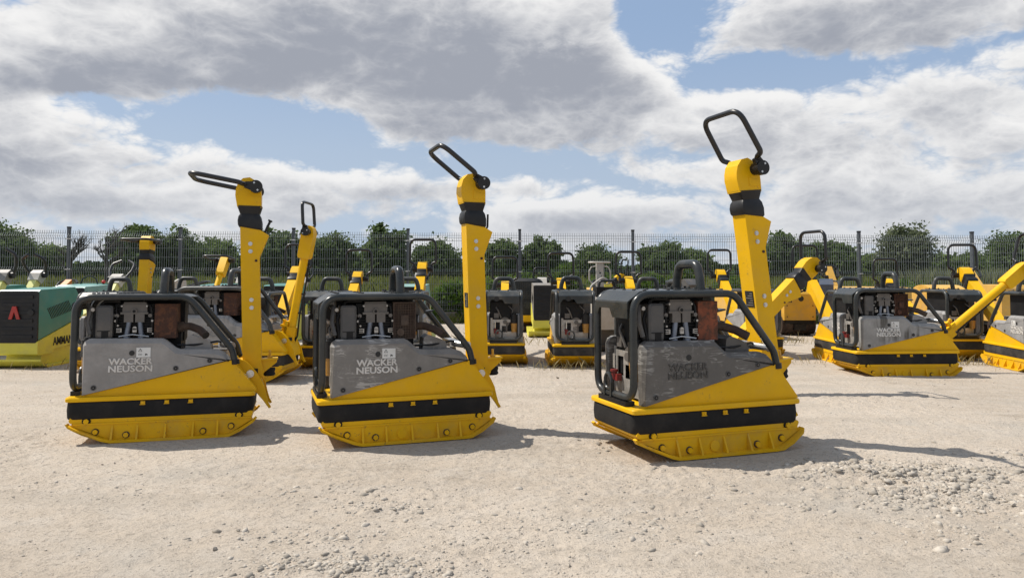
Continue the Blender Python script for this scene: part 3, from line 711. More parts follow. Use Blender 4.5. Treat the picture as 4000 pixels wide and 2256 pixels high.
        db = part('drawbar', paint, g_bar_tube, root, 'drawbar_tube', PIV, (0, R(lean), 0), scale=(1, 1, bar_len))
        part('clamp', paint, g_bar_clamp, db, 'bar_clamp'); part('hose', 'black_plastic', g_bar_hose, db, 'bar_hose')
        part('head', paint, g_head_long, db, 'head_long')
        hp = (0.0, 0.0, 1.235)
    # handle angle is measured in the machine's own upright plane, from +x over up
    ha = R(90.0 - handle) - R(lean)
    for s in sides: part('handle_hub', 'black_plastic', g_hub(s), db, 'handle_hub%d' % s, hp, (0, ha, 0))
    if detail >= 1: part('screws', 'steel', g_hubscrews, db, 'hub_screws', hp, (0, ha, 0))['kind'] = 'stuff'
    part('handle', 'black_grip', g_handle, db, 'handle_loop', hp, (0, ha, 0), scale=(1.0, 1.0, hscale))
    return root

compactor('grey and yellow plate compactor with handle folded level, leftmost of the three in front', (-2.341, 5.116, -0.012), R(16.5), lean=-2.3, handle=170, hscale=1.10, panel='panel_plain', letter='letter_light', muffler='rust', lever='t', boss=False, plate=False, tilt=(-1.3, 0.4))
compactor('scuffed grey and yellow plate compactor with tilted handle, middle of the three in front', (-0.738, 5.026, 0.0), R(19.5), lean=-2.2, handle=142, panel='panel_scuffed', letter='letter_light', muffler='rust_dark', guard=1, lever='l')
compactor('plate compactor with dark scratched side panel and raised handle, nearest on the right', (1.157, 4.692, 0.0), R(19.5), lean=-7.6, handle=122, scale=1.03, bar_len=1.005, panel='panel_dark', letter='letter_shaded', sign=False, muffler='rust_red', lever='l')
compactor('plate compactor with oil streaked grey panel and yellow tube drawbar slanting off to the right', (4.16, 8.08, -0.03), R(3.5), bar='tube', lean=52, handle=75, panel='panel_stained', letter='white_plate', guard=2, muffler='rust', group='plate compactors parked in the rows behind')

# ---------------------------------------------------------------- the rows behind: the same machine, a size smaller
ROW = 'plate compactors parked in the rows behind'
FAR = dict(detail=1, panel='panel_far', group=ROW, scale=0.92, hole=True, plate=False, frame='charcoal_worn', skirt='rubber_dusty', hscale=1.12)
def far(label, loc, rz, **kw):
    a = dict(FAR); a.update(kw); return compactor(label, loc, R(rz), **a)
far('plate compactor behind the leftmost front machine, its round drawbar standing up with a narrow handle', (-2.81, 7.65, 0), -2, scale=1.0, bar='tube', lean=10, handle=92, bar_len=0.90, hscale=0.85, hole=False, letter='panel_far')
far('plate compactor hidden behind the nearest front machine, box drawbar slanting up to the right', (1.46, 6.5, 0), 15, scale=0.91, lean=48, handle=92, hscale=0.95, hole=False)
far('plate compactor behind the leftmost front machine with upright yellow box drawbar and level handle', (-4.5, 8.55, 0), 90, lean=5, handle=178, bar_len=0.93)
far('plate compactor behind the second row with slim round drawbar and level handle', (-4.2, 9.65, 0), 90, bar='tube', lean=38, handle=172)
far('plate compactor with pale yellow box drawbar leaning beside the narrow upright handle', (-2.9, 8.65, 0), 91, lean=52, handle=84)
far('plate compactor seen end on left of the middle front machine, square handle above it', (-2.14, 8.85, 0), 90, lean=56, handle=90)
far('plate compactor behind the middle front machine, drawbar tip and tall square handle showing', (-1.22, 8.75, 0), 90, lean=48, handle=92)
far('plate compactor seen end on just right of the middle front drawbar', (-0.10, 9.12, 0), 90, bar='tube', lean=62, handle=88)
far('plate compactor seen end on, round hole in cover, beside the nearest machine', (0.71, 8.95, 0), 91, bar='tube', lean=60, handle=92, scale=0.93)
far('plate compactor behind the nearest machine with round yellow drawbar and wide handle', (1.65, 9.05, 0), 90, bar='tube', lean=58, handle=90)
far('plate compactor behind the nearest machine, handle partly hidden by its drawbar', (3.2, 9.95, 0), 90, lean=54, handle=90)
far('plate compactor close behind the oil streaked one, only its left side and drawbar showing', (4.13, 9.10, 0), 88, lean=52, handle=88, side=1)
far('plate compactor seen end on behind the slanting tube drawbar, lifting ring on top', (5.60, 9.66, 0), 88, lean=62, handle=90)
far('plate compactor at the right edge with pale grey panel and raised letters', (5.86, 8.42, 0), 84, lean=53, handle=88, side=1)
far('plate compactor far back by the fence with its box drawbar slanting to the right', (0.80, 14.9, 0), 14, lean=58, handle=80)

# ---------------------------------------------------------------- vibratory plates with a closed hood (teal or lime)
def hooded(label, loc, rz, hood='teal_paint', lower='lime_paint', logo=False, word=False, lean=50.0, arms=True, handle=60.0, group='hooded vibratory plates', ball=False, head='grey_housing', rail=False):
    root = thing('hooded_plate', label, 'plate compactor', loc, R(rz), group)
    def sole(bm):
        low = [(-0.50, 0.085), (-0.44, 0.03), (-0.36, 0.004), (0.34, 0.004), (0.46, 0.06), (0.50, 0.10)]
        prism(bm, low + [(x, z + 0.022) for x, z in low[::-1]], -0.31, 0.31); bevel(bm, 0.004, 1)
        prism(bm, [(-0.34, 0.02), (0.34, 0.02), (0.30, 0.20), (-0.30, 0.20)], -0.20, 0.20)
    part('sole_plate', lower, sole, root, 'h_sole')
    def lowerb(bm):
        prism(bm, [(-0.44, 0.16), (-0.42, 0.145), (-0.16, 0.145), (-0.13, 0.19), (0.42, 0.23), (0.47, 0.30), (0.45, 0.545), (-0.43, 0.305), (-0.44, 0.30)], -0.232, 0.232); bevel(bm, 0.010, 2)
    lo = part('lower_hood', lower, lowerb, root, 'h_lower')
    def upper(bm):
        prism(bm, [(-0.425, 0.315), (0.448, 0.556), (0.452, 0.66), (0.27, 0.905), (-0.40, 0.885), (-0.425, 0.868)], -0.226, 0.226); bevel(bm, 0.014, 2)
    up = part('upper_hood', hood, upper, root, 'h_upper')
    def grille(bm):
        prism(bm, rrect(-0.226, 0.226, 0.285, 0.872, 0.03, 3), -0.445, -0.42, 'yz'); bevel(bm, 0.004, 1)
    gr = part('front_grille', 'dark_grille', grille, root, 'h_grille')
    for k, z in enumerate((0.34, 0.43, 0.52, 0.61, 0.70, 0.79)):
        part('slat', 'dark_grille', lambda b: (box(b, -0.456, -0.444, -0.175, 0.175, 0, 0.034), bevel(b, 0.005, 2)), gr, 'h_slat', (0, 0, z))
    part('lock', 'print_black', lambda b: cyl(b, (-0.444, 0, 0), (-0.4615, 0, 0), 0.035, 18), gr, 'h_lock', (0, -0.155, 0.63))
    if logo:
        def lg(bm):
            prism(bm, [(-0.075, 0.0), (-0.03, 0.145), (0.012, 0.145), (0.055, 0.0), (0.018, 0.0), (-0.009, 0.085), (-0.038, 0.0)], -0.470, -0.4565, 'yz'); bevel(bm, 0.004, 1)
        part('emblem', 'red_paint', lg, gr, 'h_emblem', (0, 0.035, 0.555))
    for s in (-1, 1):
        for k in range(15):
            def sl(bm, s=s): prism(bm, [(0.0, 0.0), (0.012, 0.0), (-0.078, 0.125), (-0.090, 0.125)], s * 0.2295, s * 0.224)
            part('vent_slot', 'print_black', sl, up, 'h_slot%d' % s, (-0.185 + 0.028 * k, 0, 0.545 + 0.0055 * k))
    if word:
        link('lettering', text_mesh('word', ['AMMANN'], 0.46, 0.092, 0.003, 'print_black', 0.01), lo, (-0.16, -0.2325, 0.235))
    def bracket(bm):
        prism(bm, [(-0.06, -0.03), (0.10, -0.03), (0.06, 0.70), (-0.05, 0.70)], -0.055, 0.055); bevel(bm, 0.01, 1)
    db = part('drawbar', 'pale_yellow', bracket, root, 'h_bar', (0.42, 0, 0.40), (0, R(lean), 0))
    def hous(bm):
        prism(bm, [(-0.06, 0.66), (-0.075, 0.78), (-0.04, 0.86), (0.05, 0.86), (0.08, 0.80), (0.06, 0.66)], -0.085, 0.085); bevel(bm, 0.015, 2)
    part('head', head, hous, db, 'h_head')
    for s in (-1, 1):
        part('hub', 'black_plastic', lambda b, s=s: cyl(b, (0, s * 0.08, 0.79), (0, s * 0.135, 0.79), 0.045, 16), db, 'h_hub%d' % s)
    h = R(handle) - R(lean)
    if arms:
        for s in (-1, 1):
            part('handle', 'black_grip', lambda b, s=s: tube(b, [(0, s * 0.12, 0), (0, s * 0.17, 0.13), (0, s * 0.18, 0.28), (0, s * 0.05, 0.36)], 0.022, 10, [0, 0.1, 0.09, 0]), db, 'h_arm%d' % s, (0, 0, 0.81), (0, h, 0))
    else:
        part('handle', 'black_grip', lambda b: tube(b, [(0, -0.125, 0.0), (0, -0.17, 0.10), (0, -0.13, 0.24), (0, 0.13, 0.24), (0, 0.17, 0.10), (0, 0.125, 0.0)], 0.015, 10, [0, 0.06, 0.06, 0.06, 0.06, 0]), db, 'h_loop', (0, 0, 0.81), (0, h, 0))
    if rail:
        part('roof_rail', 'black_grip', lambda b: tube(b, [(0.05, -0.15, 0.88), (0.05, -0.11, 0.99), (0.05, 0.0, 1.04), (0.05, 0.11, 0.99), (0.05, 0.15, 0.88)], 0.011, 8, 0.06), root, 'h_rail')
    if ball: part('warning_lamp', 'red_plastic', lambda b: bmesh.ops.create_icosphere(b, subdivisions=2, radius=0.032), root, 'h_ball', (0.12, -0.20, 0.93))
    return root
hooded('teal and lime hooded compactor with a red chevron emblem, at the left edge', (-5.60, 8.85, 0), 90, logo=True, word=True, lean=75)
hooded('hooded compactor behind the left edge machine, grey heads with black curved handles', (-7.15, 9.6, 0), 92, lean=35, handle=-10)
hooded('second grey headed compactor behind the left edge machine, one black arm showing', (-7.6, 10.95, 0), 88, lean=35, handle=-30, head='white_housing')
hooded('teal hooded compactor with a red lamp and black rail on its roof', (-7.05, 12.3, 0), 88, ball=True, rail=True, lean=80)
hooded('hooded compactor behind the left lifting ring, white head and black handle loop', (-6.2, 10.75, 0), 92, hood='pale_teal', head='white_housing', lean=42, handle=40)
hooded('teal hooded compactor far behind the second row, left of the tall narrow handle', (-4.75, 12.1, 0), 90, lean=45, handle=30, head='white_housing', arms=False)
hooded('teal hooded compactor far behind the narrow upright handle', (-3.75, 12.3, 0), 90, lean=45, handle=30, head='white_housing', arms=False)
hooded('pale green hooded compactor behind the middle front machine beside the ivy', (-1.55, 11.6, 0), 90, hood='pale_teal', lower='pale_yellow', lean=40, handle=20, head='white_housing', arms=False)
hooded('lime hooded compactor with a black slatted front standing in the gap by the shrubs', (0.58, 12.9, 0), 91, hood='grey_housing', lower='lime_paint', lean=48, handle=10, arms=False, head='white_housing')

# dark machine with round shoulders and a grid side
def dark_machine(label, loc, rz):
    root = thing('covered_compactor', label, 'compactor', loc, R(rz))
    def body(bm):
        rings = []
        for x, e in ((-0.42, 0.05), (-0.36, 0.0), (0.36, 0.0), (0.42, 0.05)):
            rings.append([(x, y, z) for y, z in rrect(-0.33 + e, 0.33 - e, 0.30, 0.98 - e, 0.13, 6)])
        loft(bm, rings)
    b = part('cover', 'dark_grille', body, root, 'd_body')
    part('chassis', 'yellow_paint', lambda bm: (prism(bm, [(-0.46, 0.20), (-0.46, 0.31), (0.46, 0.31), (0.46, 0.17), (0.1, 0.13), (-0.2, 0.13)], -0.32, 0.32), bevel(bm, 0.01, 1)), root, 'd_chassis')
    part('sole_plate', 'rust_dark', lambda bm: (prism(bm, [(-0.48, 0.08), (-0.38, 0.0), (0.38, 0.0), (0.48, 0.08), (0.4, 0.10), (-0.4, 0.10)], -0.30, 0.30), box(bm, -0.3, 0.3, -0.2, 0.2, 0.09, 0.14)), root, 'd_sole')
    g = part('grid', 'charcoal_worn', lambda bm: ([box(bm, -0.4225, -0.416, -0.20 + 0.04 * k, -0.194 + 0.04 * k, 0.62, 0.90) for k in range(11)], [box(bm, -0.4245, -0.418, -0.20, 0.206, 0.62 + 0.04 * k, 0.626 + 0.04 * k) for k in range(8)]), root, 'd_grid')
    part('cap', 'charcoal_paint', lambda bm: (cyl(bm, (-0.40, -0.05, 0.50), (-0.43, -0.05, 0.50), 0.075, 24), cyl(bm, (-0.42, -0.05, 0.50), (-0.445, -0.05, 0.50), 0.045, 20)), root, 'd_cap')
    for y, z in ((-0.22, 0.56), (0.20, 0.56), (0.20, 0.40), (-0.22, 0.40)): part('bolt', 'steel', lambda bm: cyl(bm, (-0.41, 0, 0), (-0.428, 0, 0), 0.012, 8), root, 'd_bolt', (0, y, z))
dark_machine('charcoal covered compactor with round shoulders and yellow chassis near the fence', (0.28, 14.0, 0), 84)

# boxy yellow trench rollers and old machines in the back rows
def roller(label, loc, rz, paint='yellow_old', h=0.78, w=0.27, dome=False, bar=True, lean=35.0, hole=False, tracks=True, scale=1.0):
    root = thing('trench_roller', label, 'roller', loc, R(rz), 'old yellow rollers at the back', scale)
    top = [(-0.50, h - 0.06), (-0.46, h), (0.46, h), (0.50, h - 0.06)] if not dome else [(-0.50, h - 0.16)] + [(-0.50 * math.cos(R(a)), h - 0.16 + 0.18 * math.sin(R(a))) for a in range(15, 180, 15)] + [(0.50, h - 0.16)]
    part('hood', paint, lambda bm: (prism(bm, [(0.50, 0.27), (-0.50, 0.27)] + top, -w, w), bevel(bm, 0.012, 2)), root, 'r_hood%s%.2f%.2f' % (dome, h, w))
    part('chassis', 'black_plastic', lambda bm: (box(bm, -0.47, 0.47, -w + 0.03, w - 0.03, 0.20, 0.272), box(bm, -0.50, 0.50, -0.1, 0.1, 0.10, 0.2)), root, 'r_chassis%.2f' % w)
    for sx in (-0.29, 0.29):
        def drum(bm):
            cyl(bm, (0, -w - 0.02, 0), (0, w + 0.02, 0), 0.165, 24)
            for k in range(10):
                for y in (-0.2, -0.07, 0.07, 0.2):
                    a = 2 * math.pi * k / 10 + y * 3; c, s_ = math.cos(a), math.sin(a)
                    v = box(bm, 0.160, 0.182, y - 0.03, y + 0.03, -0.022, 0.022)
                    for q in v: q.co = (q.co.x * c - q.co.z * s_, q.co.y, q.co.x * s_ + q.co.z * c)
        part('drum', 'rust_dark', drum, root, 'r_drum%.2f' % w, (sx, 0, 0.183))
    if hole:
        part('hole', 'print_black', lambda bm: cyl(bm, (-0.498, 0, 0), (-0.5035, 0, 0), 0.047, 20), root, 'r_hole', (0, -0.02, h - 0.14))
        for i in range(2):
            for j in range(3): part('vent', 'print_black', lambda bm: box(bm, -0.5035, -0.498, -0.012, 0.012, -0.016, 0.016), root, 'r_vent', (0, 0.19 + 0.034 * j - 0.04, h - 0.19 + 0.045 * i))
        for y in (-0.22, 0.22):
            for z in (0.33, 0.52, 0.70): part('bolt', 'rust', lambda bm: cyl(bm, (-0.498, 0, 0), (-0.506, 0, 0), 0.010, 8), root, 'r_bolt', (0, y, z))
    if bar:
        db = part('drawbar', paint, lambda bm: (prism(bm, [(-0.05, 0.0), (0.06, 0.0), (0.05, 0.62), (-0.04, 0.66)], -0.055, 0.055), bevel(bm, 0.008, 1)), root, 'r_bar', (0.42, 0, h - 0.20), (0, R(lean), 0))
        part('handle', 'black_grip', lambda bm: tube(bm, [(0, -0.06, 0.45), (0, -0.14, 0.46), (0, -0.165, 0.62), (0, -0.10, 0.70), (0, 0.10, 0.70), (0, 0.165, 0.62), (0, 0.14, 0.46), (0, 0.06, 0.45)], 0.018, 8, 0.05), db, 'r_handle')
        part('joint', 'black_plastic', lambda bm: cyl(bm, (0, -0.09, 0.45), (0, 0.09, 0.45), 0.038, 12), db, 'r_joint')
    return root
roller('boxy yellow roller seen end on with a round hole in its sheet front', (4.95, 13.25, 0), 90, paint='yellow_worn', hole=True, bar=False)
roller('old yellow roller with a domed hood behind the oil streaked compactor', (5.55, 12.2, 0), 90, dome=True, h=0.84, lean=36)
roller('old yellow roller with long flat hood behind the lifting ring', (6.35, 12.7, 0), 84, h=0.84, bar=False)
roller('old yellow roller with rusty edges just left of the leaning drawbar on the right', (7.25, 12.6, 0), 80, h=0.86, bar=False, dome=True)
roller('old yellow roller parked far right in front of the reeds', (8.35, 12.7, 0), 88, h=0.88, lean=45)
roller('low worn yellow roller far left behind the grey headed compactors', (-8.0, 12.4, 0), 90, paint='orange_paint', h=0.80, lean=60)
roller('worn roller showing as yellow and rust beneath the nearest machine\'s front cover', (1.62, 13.4, 0), 84, h=0.80, lean=60, dome=True)
roller('yellow roller half hidden behind the slanting box drawbar', (3.85, 12.6, 0), 90, h=0.80, bar=False)

# white machine with a tall post
def white_machine(label, loc, rz):
    root = thing('white_compactor', label, 'compactor', loc, R(rz))
    part('sole_plate', 'dull_grey', lambda bm: (prism(bm, [(-0.40, 0.09), (-0.30, 0.0), (0.30, 0.0), (0.40, 0.09), (0.30, 0.04), (-0.30, 0.04)], -0.25, 0.25), box(bm, -0.25, 0.25, -0.18, 0.18, 0.035, 0.30)), root, 'w_sole')
    part('hood', 'white_housing', lambda bm: (prism(bm, [(-0.34, 0.30), (-0.36, 0.66), (-0.28, 0.74), (0.10, 0.76), (0.34, 0.55), (0.34, 0.30)], -0.20, 0.20), bevel(bm, 0.03, 2)), root, 'w_hood')
    part('engine', 'engine_black', lambda bm: (box(bm, -0.30, 0.08, -0.16, 0.16, 0.765, 0.885), bevel(bm, 0.02, 2)), root, 'w_engine')
    po = part('post', 'white_housing', lambda bm: (box(bm, -0.035, 0.035, -0.052, 0.052, 0, 0.82), bevel(bm, 0.006, 1)), root, 'w_post', (0.26, 0.03, 0.42))
    for y, z, r in ((0.0, 0.66, 0.014), (-0.02, 0.62, 0.007), (0.015, 0.69, 0.006), (0.02, 0.56, 0.007)): part('hole', 'print_black', lambda bm, r=r: cyl(bm, (-0.034, 0, 0), (-0.0375, 0, 0), r, 12), po, 'w_hole%.3f' % r, (0, y, z))
    def ring(bm):
        pts = [(0.04 + 0.11 * math.sin(R(a)), 0.155 * math.cos(R(a)), 0.815) for a in range(0, 380, 15)]; tube(bm, pts, 0.013, 8, caps=False)
    part('top_ring', 'white_housing', ring, po, 'w_ring')
    part('guard_loop', 'white_housing', lambda bm: tube(bm, [(0, -0.05, 0.76), (0, -0.12, 0.75), (0, -0.155, 0.69), (0, -0.155, 0.56), (0, -0.11, 0.50), (0, 0.11, 0.50), (0, 0.155, 0.56), (0, 0.155, 0.69), (0, 0.12, 0.75), (0, 0.05, 0.76)], 0.009, 8, 0.03), po, 'w_loop')
    part('hose', 'white_housing', lambda bm: tube(bm, [(-0.1, 0.28, 0.62), (-0.05, 0.20, 0.90), (0.05, 0.02, 1.02), (0.16, -0.12, 0.94)], 0.014, 8, 0.12), root, 'w_hose')
    part('bow', 'black_grip', lambda bm: tube(bm, [(-0.20, -0.12, 0.86), (-0.20, -0.10, 0.97), (-0.20, 0.10, 0.97), (-0.20, 0.12, 0.86)], 0.016, 8, 0.05), root, 'w_bow')
    part('label', 'lime_paint', lambda bm: box(bm, -0.30, -0.27, -0.05, 0.05, 0.885, 0.925), root, 'w_label')
white_machine('white compactor with a tall drilled post and ring top, beside the nearest machine', (1.32, 10.55, 0), 92)
# small control heads seen between the machines
def rammer(label, loc, rz, paint='blue_plastic'):
    root = thing('vibratory_rammer', label, 'rammer', loc, R(rz), 'rammers standing between the back rows')
    part('foot', 'rust_dark', lambda bm: (prism(bm, [(-0.17, 0.05), (-0.12, 0.0), (0.14, 0.0), (0.17, 0.03), (0.15, 0.06), (-0.12, 0.06)], -0.13, 0.13)), root, 'm_foot')
    part('bellows', 'black_plastic', lambda bm: loft(bm, [[(0.02 + z * 0.12 + r * math.cos(R(a)), r * math.sin(R(a)), z) for a in range(0, 360, 20)] for z, r in [(0.055 + 0.03 * k, 0.075 + 0.018 * (k % 2)) for k in range(13)]]), root, 'm_bellows')
    part('engine', 'dull_grey', lambda bm: (box(bm, -0.05, 0.25, -0.12, 0.12, 0.43, 0.72), bevel(bm, 0.03, 2)), root, 'm_engine')
    part('tank', paint, lambda bm: (prism(bm, [(-0.06, 0.72), (-0.10, 0.90), (0.04, 0.99), (0.14, 0.97), (0.16, 0.72)], -0.10, 0.10), bevel(bm, 0.02, 2)), root, 'm_tank')
    part('handle', 'black_grip', lambda bm: tube(bm, [(0.05, -0.12, 0.66), (0.12, -0.20, 0.86), (0.42, -0.19, 0.95), (0.48, 0, 0.95), (0.42, 0.19, 0.95), (0.12, 0.20, 0.86), (0.05, 0.12, 0.66)], 0.015, 8, 0.08), root, 'm_handle')
rammer('blue grey rammer between the leaning drawbars on the right', (4.92, 11.6, 0), 70)
rammer('grey rammer with black loop handle behind the second row on the left', (-5.0, 11.0, 0), 30, 'white_housing')
rammer('dark rammer behind the nearest machine\'s lifting ring', (2.75, 11.4, 0), 110, 'dull_grey')

# ---------------------------------------------------------------- wire mesh fence on a concrete base
FY = 16.2; PITCH = 442 / 2890 * FY
def fz(x): return -0.0055 * x - 0.02
fence = thing('mesh_fence', 'grey welded wire mesh fence with square posts behind the machines', 'fence', (0, FY, 0))
def g_post(bm): box(bm, -0.03, 0.03, -0.03, 0.03, -0.10, 2.04); bevel(bm, 0.005, 1)
def g_cap(bm): box(bm, -0.034, 0.034, -0.034, 0.034, 2.035, 2.065); bevel(bm, 0.006, 1)
def g_clamp(bm): box(bm, -0.062, 0.062, -0.040, -0.031, -0.011, 0.011); bevel(bm, 0.003, 1)
def g_wires(bm):
    L = PITCH - 0.075; n = 49; r = 0.0034
    zs = [0.30, 0.335, 0.40, 0.435, 0.60, 0.80, 0.985, 1.02, 1.10, 1.135, 1.32, 1.52, 1.72, 1.755, 1.83, 1.865, 1.985][:0] + [0.27, 0.40, 0.44, 0.48, 0.66, 0.86, 1.05, 1.10, 1.20, 1.25, 1.44, 1.63, 1.80, 1.845, 1.90, 1.945, 1.98]
    fold = {0.44: -0.035, 1.15: -0.035, 1.845: -0.035}
    for k in range(n):
        x = -L / 2 + L * k / (n - 1)
        pts = [(0.27, 0), (0.40, 0), (0.44, -0.035), (0.48, 0), (1.085, 0), (1.13, -0.035), (1.175, 0), (1.80, 0), (1.86, -0.04), (1.915, 0.0), (1.98, 0.0)]
        prev = None
        for z, y in pts:
            ring = [bm.verts.new((x + dx, y + dy, z)) for dx, dy in ((-r, -r), (r, -r), (r, r), (-r, r))]
            if prev:
                for i in range(4): bm.faces.new((prev[i], prev[(i + 1) % 4], ring[(i + 1) % 4], ring[i]))
            prev = ring
    for z, y in ((0.30, 0.006), (0.40, 0.006), (0.44, -0.029), (0.48, 0.006), (0.66, 0.006), (0.86, 0.006), (1.085, 0.006), (1.13, -0.029), (1.175, 0.006), (1.40, 0.006), (1.60, 0.006), (1.80, 0.006), (1.86, -0.034), (1.915, 0.006)):
        box(bm, -L / 2 - 0.01, L / 2 + 0.01, y + 0.0005, y + 0.0065, z - 0.0033, z + 0.0033)
def g_board(bm): box(bm, -PITCH / 2 + 0.033, PITCH / 2 - 0.033, -0.025, 0.025, -0.12, 0.205); bevel(bm, 0.004, 1)
def g_boardcap(bm): box(bm, -PITCH / 2 + 0.033, PITCH / 2 - 0.033, -0.045, 0.035, 0.2055, 0.25); bevel(bm, 0.004, 1)
x0 = (264 - 2000) / 2890 * FY
for k in range(-3, 13):
    x = x0 + k * PITCH + (0.02 if k % 3 == 0 else -0.01)
    po = part('post', 'post_grey', g_post, fence, 'fence_post', (x, 0, fz(x)))
    part('cap', 'black_plastic', g_cap, po, 'fence_cap')
    for z in (0.44, 1.13, 1.80): part('clamp', 'steel', g_clamp, po, 'fence_clamp', (0, 0, z))
    xm = x0 + (k + 0.5) * PITCH
    w = part('wire_panel', 'wire_grey', g_wires, fence, 'wire_panel', (xm, -0.045, fz(xm)), smooth=0); w['kind'] = 'stuff'
    part('base_board', 'concrete', g_board, fence, 'base_board', (xm, 0, fz(xm)))
    part('base_cap', 'concrete', g_boardcap, fence, 'base_cap', (xm, 0, fz(xm)))

# ---------------------------------------------------------------- ground
def vnoise(x, y, seed=0):
    """smooth lattice noise, 0..1"""
    xi = np.floor(x).astype(np.int64); yi = np.floor(y).astype(np.int64); fx = x - xi; fy = y - yi
    def h(a, b):
        n = (a * 374761393 + b * 668265263 + seed * 1274126177) & 0xFFFFFFFF
        n = ((n ^ (n >> 13)) * 1274126177) & 0xFFFFFFFF
        return ((n ^ (n >> 16)) & 0xFFFF) / 65535.0
    ux = fx * fx * (3 - 2 * fx); uy = fy * fy * (3 - 2 * fy)
    return (h(xi, yi) * (1 - ux) + h(xi + 1, yi) * ux) * (1 - uy) + (h(xi, yi + 1) * (1 - ux) + h(xi + 1, yi + 1) * ux) * uy
def fbm(x, y, octs=4, seed=0, gain=0.5):
    a = 1.0; s = 0.0; t = 0.0
    for k in range(octs): s = s + a * vnoise(x * 2 ** k, y * 2 ** k, seed + k); t += a; a *= gain
    return s / t
# loose patches of broken stone: (x, y, rx, ry, strength)
PATCH = [(2.05, 3.85, 0.75, 0.42, 1.0), (2.75, 3.35, 0.8, 0.4, 0.9), (2.4, 3.05, 0.6, 0.25, 0.35), (-0.62, 2.70, 0.30, 0.18, 0.7), (-0.75, 3.05, 0.4, 0.12, 0.25), (-0.55, 3.42, 0.24, 0.12, 0.45),
         (-2.1, 3.75, 0.6, 0.2, 0.12), (-0.9, 3.75, 0.5, 0.15, 0.12), (0.55, 4.72, 0.25, 0.18, 0.45), (3.2, 4.2, 0.7, 0.3, 0.4), (0.2, 3.2, 0.8, 0.3, 0.15)]
def patch(x, y):
    p = np.zeros_like(x)
    for cx, cy, rx, ry, s in PATCH: p = np.maximum(p, s * np.exp(-(((x - cx) / rx) ** 2 + ((y - cy) / ry) ** 2)))
    return p
def ground_z(x, y):
    near = np.clip(1 - (y - 6.0) / 6.0, 0.15, 1.0)
    z = 0.022 * (fbm(x * 0.6 + 3.1, y * 0.6, 3, 5) - 0.5)
    c = fbm(x * 7, y * 9, 3, 11); g = fbm(x * 28, y * 34, 2, 21)
    z = z + near * (0.014 * (c - 0.5) + 0.013 * (g - 0.5) * (0.5 + 1.2 * np.clip(fbm(x * 1.3, y * 1.7, 3, 41) * 2 - 0.6, 0, 1)))
    z = z + near * patch(x, y) * (0.028 * fbm(x * 3, y * 4, 2, 31) + 0.050 * (fbm(x * 17, y * 19, 3, 51) - 0.42))
    # keep the machines' footprints level
    for mx, my in ((-2.34, 5.1), (-0.74, 5.03), (1.16, 4.69)):
        d = ((x - mx) / 0.8) ** 2 + ((y - my) / 0.62) ** 2; z = z * np.clip((d - 0.35) * 1.6, 0.0, 1.0) + np.clip(1 - d, 0, 1) * -0.004
    return z - 0.003
def axis(segs):
    out = [np.array([segs[0][0]])]
    for a, b, st in segs: n = max(1, int(round((b - a) / st))); out.append(np.linspace(a, b, n + 1)[1:])
    return np.concatenate(out)
gx = axis([(-500, -60, 110), (-60, -14, 6), (-14, -5, 0.18), (-5, -3.3, 0.05), (-3.3, 3.4, 0.0125), (3.4, 5, 0.05), (5, 14, 0.18), (14, 60, 6), (60, 500, 110)])
gy = axis([(-40, 0, 8), (0, 2.3, 0.25), (2.3, 5.0, 0.0125), (5.0, 6.5, 0.03), (6.5, 9.5, 0.08), (9.5, 17, 0.25), (17, 60, 4), (60, 900, 105)])
X, Y = np.meshgrid(gx, gy); Z = ground_z(X, Y)
nx, ny = len(gx), len(gy)
def grid_mesh(name, X, Y, Z, material):
    ny, nx = X.shape; me = bpy.data.meshes.new(name)
    co = np.stack([X, Y, Z], -1).reshape(-1, 3).astype(np.float32)
    i = np.arange(nx * ny).reshape(ny, nx); q = np.stack([i[:-1, :-1], i[:-1, 1:], i[1:, 1:], i[1:, :-1]], -1).reshape(-1, 4)
    me.vertices.add(len(co)); me.vertices.foreach_set('co', co.ravel())
    me.loops.add(q.size); me.loops.foreach_set('vertex_index', q.ravel().astype(np.int32))
    me.polygons.add(len(q)); me.polygons.foreach_set('loop_start', (np.arange(len(q)) * 4).astype(np.int32))
    me.update(calc_edges=True); me.polygons.foreach_set('use_smooth', np.ones(len(q), bool)); me.materials.append(material); return me
def tri_mesh(name, co, faces, material, smooth=False):
    me = bpy.data.meshes.new(name); k = faces.shape[1]
    me.vertices.add(len(co)); me.vertices.foreach_set('co', co.astype(np.float32).ravel())
    me.loops.add(faces.size); me.loops.foreach_set('vertex_index', faces.ravel().astype(np.int32))
    me.polygons.add(len(faces)); me.polygons.foreach_set('loop_start', (np.arange(len(faces)) * k).astype(np.int32))
    me.update(calc_edges=True)
    if smooth: me.polygons.foreach_set('use_smooth', np.ones(len(faces), bool))
    me.materials.append(material); return me

